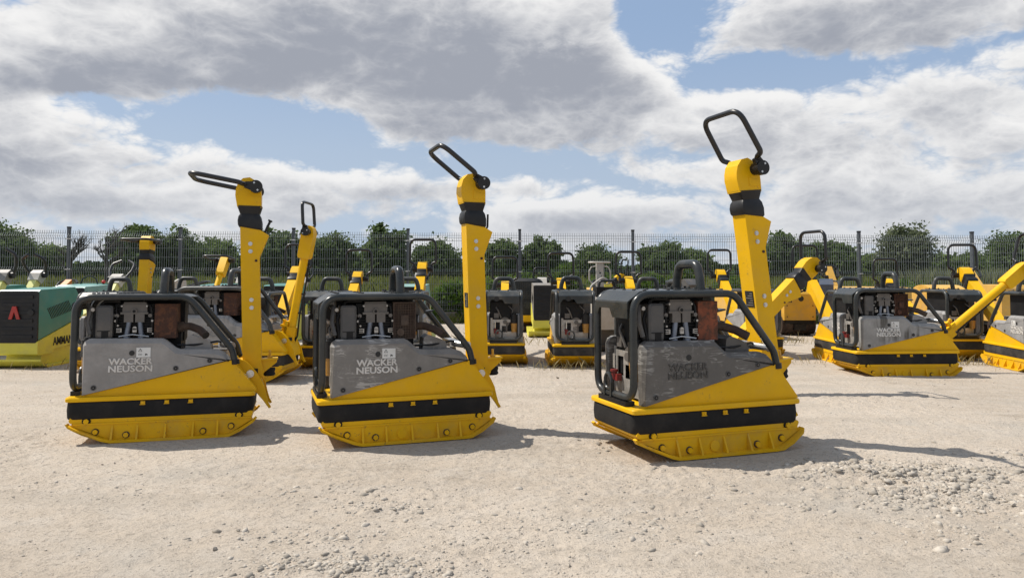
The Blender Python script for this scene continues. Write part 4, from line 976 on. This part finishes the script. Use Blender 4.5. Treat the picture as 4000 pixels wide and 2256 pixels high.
def sand_material():
    m = bpy.data.materials.new('packed_sand'); m.use_nodes = True; t = NT(m.node_tree); b = t.n['Principled BSDF']
    tc = t.node('ShaderNodeTexCoord'); v = tc.outputs['Object']
    n1 = t.noise(v, 0.55, 5, 0.6); n2 = t.noise(v, 6.0, 6, 0.65); n3 = t.noise(v, 62.0, 5, 0.70); n4 = t.noise(v, 160.0, 3, 0.6)
    c = t.mix(t.ramp(n1, 0.3, 0.7), (0.412, 0.350, 0.282), (0.495, 0.428, 0.352))
    c = t.mix(t.m('MULTIPLY', t.ramp(n2, 0.40, 0.70), 0.45), c, (0.51, 0.46, 0.40))
    c = t.mix(t.m('MULTIPLY', t.ramp(n3, 0.54, 0.64), 0.70), c, (0.205, 0.175, 0.145))
    c = t.mix(t.m('MULTIPLY', t.ramp(n4, 0.55, 0.75), 0.45), c, (0.64, 0.60, 0.54))
    n8 = t.noise(v, 24.0, 5, 0.68); c = t.mix(t.m('MULTIPLY', t.ramp(n8, 0.53, 0.64), 0.42), c, (0.25, 0.213, 0.172))
    # greyer crushed stone and damp brown spots with shapes of their own
    n5 = t.noise(v, 0.9, 4, 0.55); c = t.mix(t.m('MULTIPLY', t.ramp(n5, 0.52, 0.70), 0.35), c, (0.33, 0.315, 0.285))
    # faint wheel and drag marks, brown damp soil in a few spots
    n6 = t.noise(t.mapping(v, scale=(0.35, 3.2, 1), rot=(0, 0, R(-9))), 1.0, 4, 0.55, 0.2); c = t.mix(t.m('MULTIPLY', t.ramp(n6, 0.50, 0.66), 0.28), c, (0.30, 0.262, 0.215))
    n7 = t.noise(v, 1.7, 5, 0.6, 0.3); c = t.mix(t.m('MULTIPLY', t.ramp(n7, 0.60, 0.74), 0.5), c, (0.24, 0.200, 0.155))
    t.put(b.inputs['Base Color'], c); b.inputs['Roughness'].default_value = 0.95; b.inputs['Specular IOR Level'].default_value = 0.1
    hgt = t.m('ADD', t.m('MULTIPLY', n3, 1.0), t.m('ADD', t.m('MULTIPLY', n4, 0.5), t.m('MULTIPLY', n8, 1.2)))
    bn = t.node('ShaderNodeBump'); bn.inputs['Strength'].default_value = 1.0; bn.inputs['Distance'].default_value = 0.009
    t.l.new(hgt, bn.inputs['Height']); t.l.new(bn.outputs[0], b.inputs['Normal']); return m
SAND = sand_material()
tag(link('ground', grid_mesh('ground', X, Y, Z, SAND)), kind='structure')

# ---------------------------------------------------------------- stones
def stone_material(name, c0, c1):
    m = bpy.data.materials.new(name); m.use_nodes = True; t = NT(m.node_tree); b = t.n['Principled BSDF']
    g = t.node('ShaderNodeNewGeometry'); oi = t.node('ShaderNodeObjectInfo'); tc = t.node('ShaderNodeTexCoord')
    r = t.m('FRACT', t.m('ADD', g.outputs['Random Per Island'], oi.outputs['Random']))
    c = t.mix(r, c0, c1); n = t.noise(tc.outputs['Object'], 60, 4, 0.6)
    c = t.mix(t.m('MULTIPLY', t.ramp(n, 0.4, 0.7), 0.5), c, tuple(x * 0.6 for x in c0))
    t.put(b.inputs['Base Color'], c); b.inputs['Roughness'].default_value = 0.9; b.inputs['Specular IOR Level'].default_value = 0.15
    return m
STONE = stone_material('stone', (0.31, 0.275, 0.23), (0.50, 0.45, 0.385))
PHI = (1 + 5 ** 0.5) / 2
ICO_V = np.array([(-1, PHI, 0), (1, PHI, 0), (-1, -PHI, 0), (1, -PHI, 0), (0, -1, PHI), (0, 1, PHI), (0, -1, -PHI), (0, 1, -PHI), (PHI, 0, -1), (PHI, 0, 1), (-PHI, 0, -1), (-PHI, 0, 1)]) / math.sqrt(1 + PHI * PHI)
ICO_F = np.array([(0, 11, 5), (0, 5, 1), (0, 1, 7), (0, 7, 10), (0, 10, 11), (1, 5, 9), (5, 11, 4), (11, 10, 2), (10, 7, 6), (7, 1, 8), (3, 9, 4), (3, 4, 2), (3, 2, 6), (3, 6, 8), (3, 8, 9), (4, 9, 5), (2, 4, 11), (6, 2, 10), (8, 6, 7), (9, 8, 1)])
def scatter(n, size_fn, dens):
    xs, ys = [], []; need = n
    while need > 0:
        y = 2.3 + (9.0 - 2.3) * rng.random(n * 3) ** 1.7; x = (rng.random(n * 3) * 2 - 1) * (0.72 * y + 0.25)
        k = rng.random(n * 3) < dens(x, y); xs.append(x[k][:need]); ys.append(y[k][:need]); need -= len(xs[-1])
    x = np.concatenate(xs); y = np.concatenate(ys); return x, y, size_fn(x, y)
def stones_mesh(name, x, y, r, material):
    n = len(x); z = ground_z(x, y)
    rad = 0.55 + 0.75 * rng.random((n, 12, 1)); v = ICO_V[None] * rad
    sc3 = np.stack([0.8 + 0.6 * rng.random(n), 0.7 + 0.5 * rng.random(n), 0.45 + 0.4 * rng.random(n)], -1)
    v = v * sc3[:, None]; a = rng.random(n) * 6.283; c, s = np.cos(a)[:, None], np.sin(a)[:, None]
    v = np.stack([v[..., 0] * c - v[..., 1] * s, v[..., 0] * s + v[..., 1] * c, v[..., 2]], -1) * r[:, None, None]
    v += np.stack([x, y, z - r * 0.12], -1)[:, None]
    f = ICO_F[None] + (np.arange(n) * 12)[:, None, None]
    return tri_mesh(name, v.reshape(-1, 3), f.reshape(-1, 3), material)
bare = lambda x, y: 0.25 + 0.75 * np.clip(fbm(x * 1.3, y * 1.7, 3, 41) * 2 - 0.5, 0, 1)
gxs, gys, gr_ = scatter(24000, lambda x, y: 0.0014 + 0.0060 * rng.random(len(x)) ** 4.5, bare)
px_, py_, pr_ = scatter(10000, lambda x, y: 0.0020 + 0.0095 * rng.random(len(x)) ** 3.5 + np.where(x > 1.2, 0.022, 0.016) * rng.random(len(x)) ** 9, lambda x, y: patch(x, y) ** 1.3 * np.clip(fbm(x * 4, y * 5, 2, 91) * 3 - 0.9, 0.05, 1))
tag(link('gravel', stones_mesh('gravel', np.concatenate([gxs, px_]), np.concatenate([gys, py_]), np.concatenate([gr_, pr_]), STONE)), 'fine pale gravel and grit scattered over the sandy yard', 'gravel', kind='stuff')
def big_stone(seed):
    r_ = random.Random(seed)
    def f(bm):
        bmesh.ops.create_icosphere(bm, subdivisions=2, radius=1.0)
        ax = [Vector((r_.uniform(-1, 1), r_.uniform(-1, 1), r_.uniform(-1, 1))).normalized() for _ in range(11)]
        for v in bm.verts:
            c = v.co.copy()
            for a in ax:
                d = c.dot(a); lim = 0.46
                if d > lim: c -= a * (d - lim) * 0.97
            v.co = Vector((c.x * 1.15, c.y * 0.9, c.z * 0.72)) * (1 + r_.uniform(-0.05, 0.05))
    return f
def photo_ground(px, py):
    th = R(2.3); u = (px - 2000) / 2890; v = -(py - 952) / 2890
    d = Vector((u, math.cos(th) - v * math.sin(th), math.sin(th) + v * math.cos(th))); t_ = -1.07 / d.z; return d.x * t_, d.y * t_
SPOTS = [(840, 2140, 30), (932, 2072, 26), (3490, 1865, 34), (3484, 1940, 42), (3540, 1905, 30), (3590, 1945, 28), (3380, 1900, 24), (3440, 1890, 22), (3700, 1990, 26), (3830, 2000, 24), (3960, 1990, 34), (3330, 1860, 22), (1540, 1993, 26), (1485, 1990, 20), (1410, 1965, 26), (1190, 2215, 34),
         (1310, 2150, 28), (1240, 2200, 26), (1020, 2220, 30), (1100, 2225, 26), (2225, 2200, 22), (2540, 2180, 20), (1185, 1595, 10), (2178, 1475, 20), (3650, 1723, 22), (3620, 1545, 14), (3720, 1588, 14), (260, 1850, 14), (400, 1808, 14), (448, 1803, 14), (345, 1900, 18), (180, 2136, 16), (118, 2106, 14), (640, 2090, 12), (560, 1960, 12),
         (2265, 1720, 20), (2340, 1738, 16), (1860, 2180, 18), (1810, 2105, 16), (3900, 2060, 22), (3750, 1905, 20), (3060, 1930, 10), (2010, 1960, 10), (2460, 1890, 10), (2850, 2075, 10), (3150, 2230, 16), (1930, 1960, 10), (1660, 1880, 10)]
for i, (a, b, s) in enumerate(SPOTS):
    x, y = photo_ground(a, b); r = s / 2890 * y * 0.5
    o = link('stone', cached('stone%d' % (i % 9), None, big_stone(i % 9), 0), None, (x, y, float(ground_z(np.array([x]), np.array([y]))[0]) + r * 0.25), (random.uniform(-.4, .4), random.uniform(-.4, .4), random.uniform(0, 6.28)), (r, r, r))
    if not o.data.materials: o.data.materials.append(STONE)
    tag(o, 'loose angular grey stone lying on the sandy yard', 'stone', 'loose stones on the sandy yard')

# ---------------------------------------------------------------- field, grass, shrubs, trees
def leaf_material(name, c0, c1, trans=0.35):
    m = bpy.data.materials.new(name); m.use_nodes = True; t = NT(m.node_tree); t.n.clear()
    out = t.node('ShaderNodeOutputMaterial'); g = t.node('ShaderNodeNewGeometry'); oi = t.node('ShaderNodeObjectInfo')
    c = t.mix(g.outputs['Random Per Island'], c0, c1)
    d = t.node('ShaderNodeBsdfDiffuse'); tr = t.node('ShaderNodeBsdfTranslucent'); mx = t.node('ShaderNodeMixShader'); mx.inputs[0].default_value = trans
    t.l.new(c, d.inputs[0]); t.l.new(t.mix(0.5, c, tuple(min(1, x * 1.5) for x in c1)), tr.inputs[0])
    t.l.new(d.outputs[0], mx.inputs[1]); t.l.new(tr.outputs[0], mx.inputs[2]); t.l.new(mx.outputs[0], out.inputs[0]); MAT[name] = m; return m
leaf_material('leaf_dark', (0.050, 0.082, 0.033), (0.128, 0.172, 0.070), 0.34)  # tree leaf colours lifted towards blue-grey: distance haze put into the colour
leaf_material('leaf_mid', (0.066, 0.104, 0.036), (0.160, 0.212, 0.080), 0.34)
leaf_material('leaf_bright', (0.035, 0.075, 0.014), (0.11, 0.17, 0.035), 0.35)
leaf_material('leaf_pale', (0.06, 0.08, 0.045), (0.15, 0.17, 0.10), 0.3)
leaf_material('leaf_wood', (0.034, 0.056, 0.028), (0.070, 0.100, 0.048), 0.25)
leaf_material('grass_green', (0.07, 0.095, 0.025), (0.16, 0.17, 0.05), 0.3)
leaf_material('grass_dry', (0.20, 0.16, 0.07), (0.36, 0.30, 0.16), 0.3)
leaf_material('reed', (0.10, 0.13, 0.06), (0.22, 0.23, 0.12), 0.3)
mat('bark', (0.055, 0.047, 0.038), 0.9, var=0.3, vscale=2, bump=0.4, bscale=12)
mat('field', (0.105, 0.115, 0.04), 0.95, var=0.25, vscale=0.12, col2=(0.15, 0.14, 0.055), f2=0.55)

def leaves(name, c, size, material, stretch=1.6, up=0.0):
    """one tilted diamond of two faces per leaf"""
    n = len(c); a = rng.normal(size=(n, 3)); a[:, 2] += up; a /= np.linalg.norm(a, axis=1)[:, None]
    b = rng.normal(size=(n, 3)); b -= a * (a * b).sum(1)[:, None]; b /= np.linalg.norm(b, axis=1)[:, None]
    s = size[:, None]; nrm = np.cross(a, b)
    v = np.stack([c - a * s * stretch * 0.5, c + b * s * 0.5 + nrm * s * 0.12, c + a * s * stretch * 0.5, c - b * s * 0.5 + nrm * s * 0.12], 1)
    f = (np.arange(n) * 4)[:, None] + np.array([[0, 1, 2, 3]])
    return tri_mesh(name, v.reshape(-1, 3), f, MAT[material])
def crown_points(n_clump, per, w, h, z0, spread, seed, flat=1.0):
    r_ = np.random.default_rng(seed)
    d = r_.normal(size=(n_clump, 3)); d /= np.linalg.norm(d, axis=1)[:, None]
    rad = r_.random(n_clump) ** 0.45
    lump = 0.84 + 0.22 * np.sin(d[:, 0] * 5 + seed) * np.cos(d[:, 2] * 4 + seed * 1.7) + 0.05 * r_.normal(size=n_clump)
    c = d * (rad * lump)[:, None] * np.array([w / 2, w / 2.2, h / 2]); c[:, 2] += z0 + h / 2
    taper = 1 - 0.25 * np.clip((c[:, 2] - z0) / h, 0, 1); c[:, :2] *= taper[:, None]
    sp = spread * (0.6 + 0.8 * r_.random(n_clump))
    p = c[:, None] + r_.normal(size=(n_clump, per, 3)) * sp[:, None, None] * np.array([1, 1, 0.7])
    return c, p.reshape(-1, 3)
def tree(label, px, top, wpx, depth, material='leaf_dark', seed=1, group='trees beyond the fence', n=150, per=26, leaf=0.34, low=0.12):
    x = (px - 2000) / 2890 * depth; k = 2890 / depth
    H = 1.07 + (1068 - top) / k + 0.4; w = wpx / k * 1.02
    root = thing('tree', label, 'tree', (x, depth, -0.4), 0, group)
    def trunk(bm):
        rr = random.Random(seed); tube(bm, [(0, 0, 0), (0.1 * w * rr.uniform(-1, 1) * .3, 0, H * 0.3), (0.0, 0, H * 0.62)], max(0.10, w * 0.035), 8, r1=0.05)
        for q in range(7):
            a = rr.uniform(0, 6.28); z = H * rr.uniform(0.22, 0.5); L = w * rr.uniform(0.25, 0.42)
            tube(bm, [(0, 0, z), (math.cos(a) * L * 0.5, math.sin(a) * L * 0.5, z + L * 0.35), (math.cos(a) * L, math.sin(a) * L, z + L * 0.85)], w * 0.014, 5, r1=0.02)
    bm = bmesh.new(); trunk(bm); link('trunk', new_mesh('trunk', bm, 'bark'), root)
    c, p = crown_points(int(n * 1.3), per, w, H * (1 - low), H * low, w * 0.042 + 0.10, seed)
    sz = leaf * (0.6 + 0.8 * rng.random(len(p))); link('crown', leaves('crown', p, sz, material, 1.3), root)
    return root
TREES = [(10, 868, 330, 88, 'leaf_dark', 'broad dark tree rising at the left edge behind the fence'), (190, 955, 220, 95, 'leaf_mid', 'low rounded tree left of the first bare tree'),
         (535, 872, 230, 88, 'leaf_dark', 'tall ragged tree above the level handle behind the left machine'), (700, 893, 250, 92, 'leaf_dark', 'dark tree behind the second fence post from the left'),
         (850, 925, 240, 100, 'leaf_mid', 'dark rounded tree left of the leftmost front drawbar'), (1085, 892, 230, 90, 'leaf_dark', 'dense tree right of the leftmost front drawbar'),
         (1290, 893, 210, 90, 'leaf_dark', 'tall leafy tree right of the narrow upright handle'), (1385, 985, 130, 100, 'leaf_mid', 'small tree between two taller ones left of the middle drawbar'),
         (1508, 888, 200, 88, 'leaf_dark', 'slender tall tree left of the middle front drawbar'), (1690, 940, 250, 92, 'leaf_dark', 'tree framed by the square handle next to the middle drawbar'),
         (1965, 926, 190, 92, 'leaf_dark', 'round tree just right of the middle front drawbar'), (2120, 930, 190, 92, 'leaf_dark', 'round tree right of the centre fence post'),
         (2325, 950, 210, 95, 'leaf_dark', 'low round dark tree in the middle of the gap'), (2580, 950, 230, 95, 'leaf_dark', 'wide dark tree left of the raised handle machine\'s drawbar'),
         (2710, 972, 190, 98, 'leaf_mid', 'low tree touching the nearest drawbar from the left'), (3050, 898, 220, 90, 'leaf_dark', 'tall dark tree just right of the nearest drawbar'),
         (3165, 945, 150, 95, 'leaf_mid', 'small tree behind the slanting box drawbar'), (3265, 950, 200, 95, 'leaf_dark', 'dark round tree right of the slanting drawbar handle'),
         (3395, 985, 130, 100, 'leaf_mid', 'small tree right of the fence post near the oil streaked machine'), (3535, 858, 270, 62, 'leaf_pale', 'pale wispy tree standing tallest on the right'),
         (3690, 995, 170, 100, 'leaf_mid', 'low tree right of the pale tree'), (3800, 978, 180, 100, 'leaf_dark', 'low dark tree behind the last fence post on the right'),
         (3965, 888, 270, 70, 'leaf_dark', 'big dark tree at the right edge')]
for i, (a, b, c, d, m_, lab) in enumerate(TREES):
    tree(lab, a, b, c, d, m_, 11 + i * 3, n=(120 if c < 200 else 170) + (i * 37) % 50, per=44, leaf=(0.27 + 0.05 * (i % 3)) if d > 80 else 0.19, low=0.06 + 0.05 * (i % 3))
def bare_tree(label, px, top, depth, seed):
    x = (px - 2000) / 2890 * depth; H = 1.07 + (1068 - top) * depth / 2890; rr = random.Random(seed)
    root = thing('bare_tree', label, 'tree', (x, depth, -0.3), 0, 'bare trees beyond the fence')
    bm = bmesh.new(); tube(bm, [(0, 0, 0), (0.05, 0, H * 0.5), (0, 0, H * 0.72)], 0.16, 7, r1=0.08); link('trunk', new_mesh('trunk', bm, 'bark'), root)
    bm = bmesh.new()
    def br(p, d, L, r, lev):
        q = p + d * L; mid = p + d * L * 0.5 + Vector((rr.uniform(-.1, .1), rr.uniform(-.1, .1), rr.uniform(0, .1))) * L; tube(bm, [p, mid, q], r, 5, r1=r * 0.5, caps=False)
        if lev:
            for _ in range(3):
                nd = (d + Vector((rr.uniform(-.8, .8), rr.uniform(-.6, .6), rr.uniform(-.1, .6)))).normalized(); br(p.lerp(q, rr.uniform(0.45, 1)), nd, L * rr.uniform(0.5, 0.75), r * 0.55, lev - 1)
    for k in range(9):
        a = rr.uniform(0, 6.28); br(Vector((0, 0, H * rr.uniform(0.38, 0.7))), Vector((math.cos(a) * 0.8, math.sin(a) * 0.5, rr.uniform(0.5, 1.1))).normalized(), H * rr.uniform(0.18, 0.32), 0.085, 3)
    link('branches', new_mesh('branches', bm, 'bark'), root)
bare_tree('leafless tree behind the leftmost fence post', 275, 905, 56, 3)
bare_tree('leafless dark tree left of the yellow box drawbar at the back', 415, 890, 54, 8)
# far wood line: one mass
n = 52000; wx = rng.uniform(-160, 160, n); hh = 1.9 + 2.2 * fbm(wx * 0.16 + 40, wx * 0, 4, 77); wy = 112 + rng.uniform(-3, 6, n)
wz = hh * rng.random(n) ** 0.7 - 0.3
tag(link('far_wood', leaves('far_wood', np.stack([wx, wy, wz], -1), 0.35 + 0.45 * rng.random(n), 'leaf_wood', 1.3)), 'far dark strip of bushes and wood along the horizon', 'wood', kind='stuff')
# field
fx = np.linspace(-260, 260, 160); fy = np.concatenate([np.linspace(16.6, 40, 40), np.linspace(41, 420, 60)]); FX, FYY = np.meshgrid(fx, fy)
tag(link('field', grid_mesh('field', FX, FYY, 0.04 + 0.10 * (fbm(FX * 0.3, FYY * 0.3, 3, 61) - 0.5) * np.clip((FYY - 16.6) / 4, 0, 1), MAT['field'])), kind='structure')
def blades(name, x, y, z, h, w, material, lean=0.25):
    n = len(x); a = rng.random(n) * 6.283; l = rng.normal(size=(n, 2)) * lean * h[:, None]
    dx, dy = np.cos(a) * w * 0.5, np.sin(a) * w * 0.5
    v = np.stack([np.stack([x - dx, y - dy, z], -1), np.stack([x + dx, y + dy, z], -1), np.stack([x + dx * .6 + l[:, 0] * .4, y + dy * .6 + l[:, 1] * .4, z + h * .6], -1), np.stack([x + l[:, 0], y + l[:, 1], z + h], -1)], 1)
    f = (np.arange(n) * 4)[:, None] + np.array([[0, 1, 2, 3]]); return tri_mesh(name, v.reshape(-1, 3), f, MAT[material])
n = 42000; y = 16.7 + 75 * rng.random(n) ** 2.2; x = (rng.random(n) * 2 - 1) * (0.74 * y + 2)
tag(link('field_grass', blades('field_grass', x, y, np.zeros(n), (0.25 + 0.5 * rng.random(n)) * (0.8 + y / 120), 0.02 + y * 0.0022, 'grass_green')), 'tall yellow green meadow grass beyond the fence', 'grass', kind='stuff')
# dry weeds along the rows of machines and the fence base
def weed_patch(specs, per):
    xs, ys = [], []
    for cx, cy, sx, sy, k in specs:
        m_ = int(per * k); xs.append(cx + rng.normal(size=m_) * sx); ys.append(cy + rng.normal(size=m_) * sy)
    return np.concatenate(xs), np.concatenate(ys)
x, y = weed_patch([(5.3, 8.75, 0.5, 0.10, 1.2), (6.2, 8.0, 0.35, 0.12, 0.6), (0.75, 8.35, 0.45, 0.10, 0.9), (0.1, 11.6, 0.7, 0.35, 0.9), (4.4, 11.6, 0.5, 0.3, 0.9), (-0.4, 13.8, 1.2, 0.7, 1.0), (3.6, 9.0, 0.4, 0.2, 0.3), (-5.2, 8.3, 0.6, 0.1, 0.3), (-1.9, 13.5, 1.0, 0.8, 1.0)], 260)
tag(link('dry_weeds', blades('dry_weeds', x, y, ground_z(x, y), 0.03 + 0.11 * rng.random(len(x)) ** 2.5, np.full(len(x), 0.004), 'grass_dry', 0.4)), 'thin dry weeds growing around the parked machines', 'weeds', kind='stuff')
n = 9000; x = rng.uniform(-12, 12.5, n); y = 16.0 + rng.normal(size=n) * 0.14
tag(link('fence_grass', blades('fence_grass', x, y, np.full(n, -0.02), 0.05 + 0.22 * rng.random(n) ** 2, np.full(n, 0.010), 'grass_green', 0.35)), 'green grass fringe along the fence base', 'grass', kind='stuff')
def shrub(label, px0, px1, top, depth, material, seed, n=90, per=45, leaf=0.055, name='shrub', z0=0.0):
    k = 2890 / depth; x = ((px0 + px1) / 2 - 2000) / k; w = (px1 - px0) / k; H = 1.07 + (1068 - top) / k
    root = thing(name, label, 'shrub', (x, depth, 0), 0, 'shrubs along the fence')
    r_ = np.random.default_rng(seed)
    cx = r_.uniform(-w / 2, w / 2, n); hz = H * (0.72 + 0.28 * np.sin(cx * 5 + seed) * np.cos(cx * 2.3 + seed)) * np.clip(1.25 - (np.abs(cx) / (w / 2)) ** 3 * 0.6, 0.3, 1)
    c = np.stack([cx, r_.normal(size=n) * 0.18, z0 + hz * r_.random(n) ** 0.6], -1)
    p = (c[:, None] + r_.normal(size=(n, per, 3)) * np.array([0.10, 0.08, 0.085])).reshape(-1, 3); p[:, 2] = np.abs(p[:, 2])
    link('foliage', leaves('foliage', p, leaf * (0.6 + 0.9 * rng.random(len(p))), material, 1.9, 0.3), root)
    bm = bmesh.new()
    for j in range(0, n, 5): tube(bm, [(c[j][0] * 0.9, c[j][1], 0), tuple(c[j])], 0.008, 4, r1=0.003)
    st = link('stems', new_mesh('stems', bm, 'bark'), root); st['kind'] = 'stuff'
shrub('dense ivy bush climbing the fence left of the middle drawbar', 1685, 1850, 1092, 16.55, 'leaf_bright', 1, 120, 60, 0.05)
shrub('tall leafy weeds right of the middle front drawbar', 1905, 2070, 1050, 16.6, 'leaf_bright', 2, 90)
shrub('thick bright green shrub behind the covered charcoal machine', 2060, 2260, 1040, 16.6, 'leaf_bright', 3, 130)
shrub('leafy green shrub behind the white compactor\'s post', 2255, 2470, 1060, 16.7, 'leaf_bright', 4, 110)
shrub('bushy green shrub left of the nearest machine\'s lifting ring', 2470, 2700, 1032, 16.6, 'leaf_bright', 5, 150)
shrub('low green bush right of the nearest machine\'s lifting ring', 2730, 2870, 1086, 16.5, 'leaf_bright', 6, 70)
shrub('green weeds behind the slanting box drawbar', 3040, 3250, 1100, 16.6, 'leaf_bright', 7, 80)
shrub('low leafy growth behind the oil streaked compactor\'s lifting ring', 3260, 3600, 1098, 16.7, 'leaf_bright', 8, 120)
n = 5000; x = rng.uniform(9.6, 13.5, n); y = 17.0 + rng.random(n) * 1.6
tag(link('reeds', blades('reeds', x, y, np.zeros(n), 0.7 + 0.55 * rng.random(n), np.full(n, 0.022), 'reed', 0.18)), 'pale green reeds behind the fence at the right', 'reeds', kind='stuff')
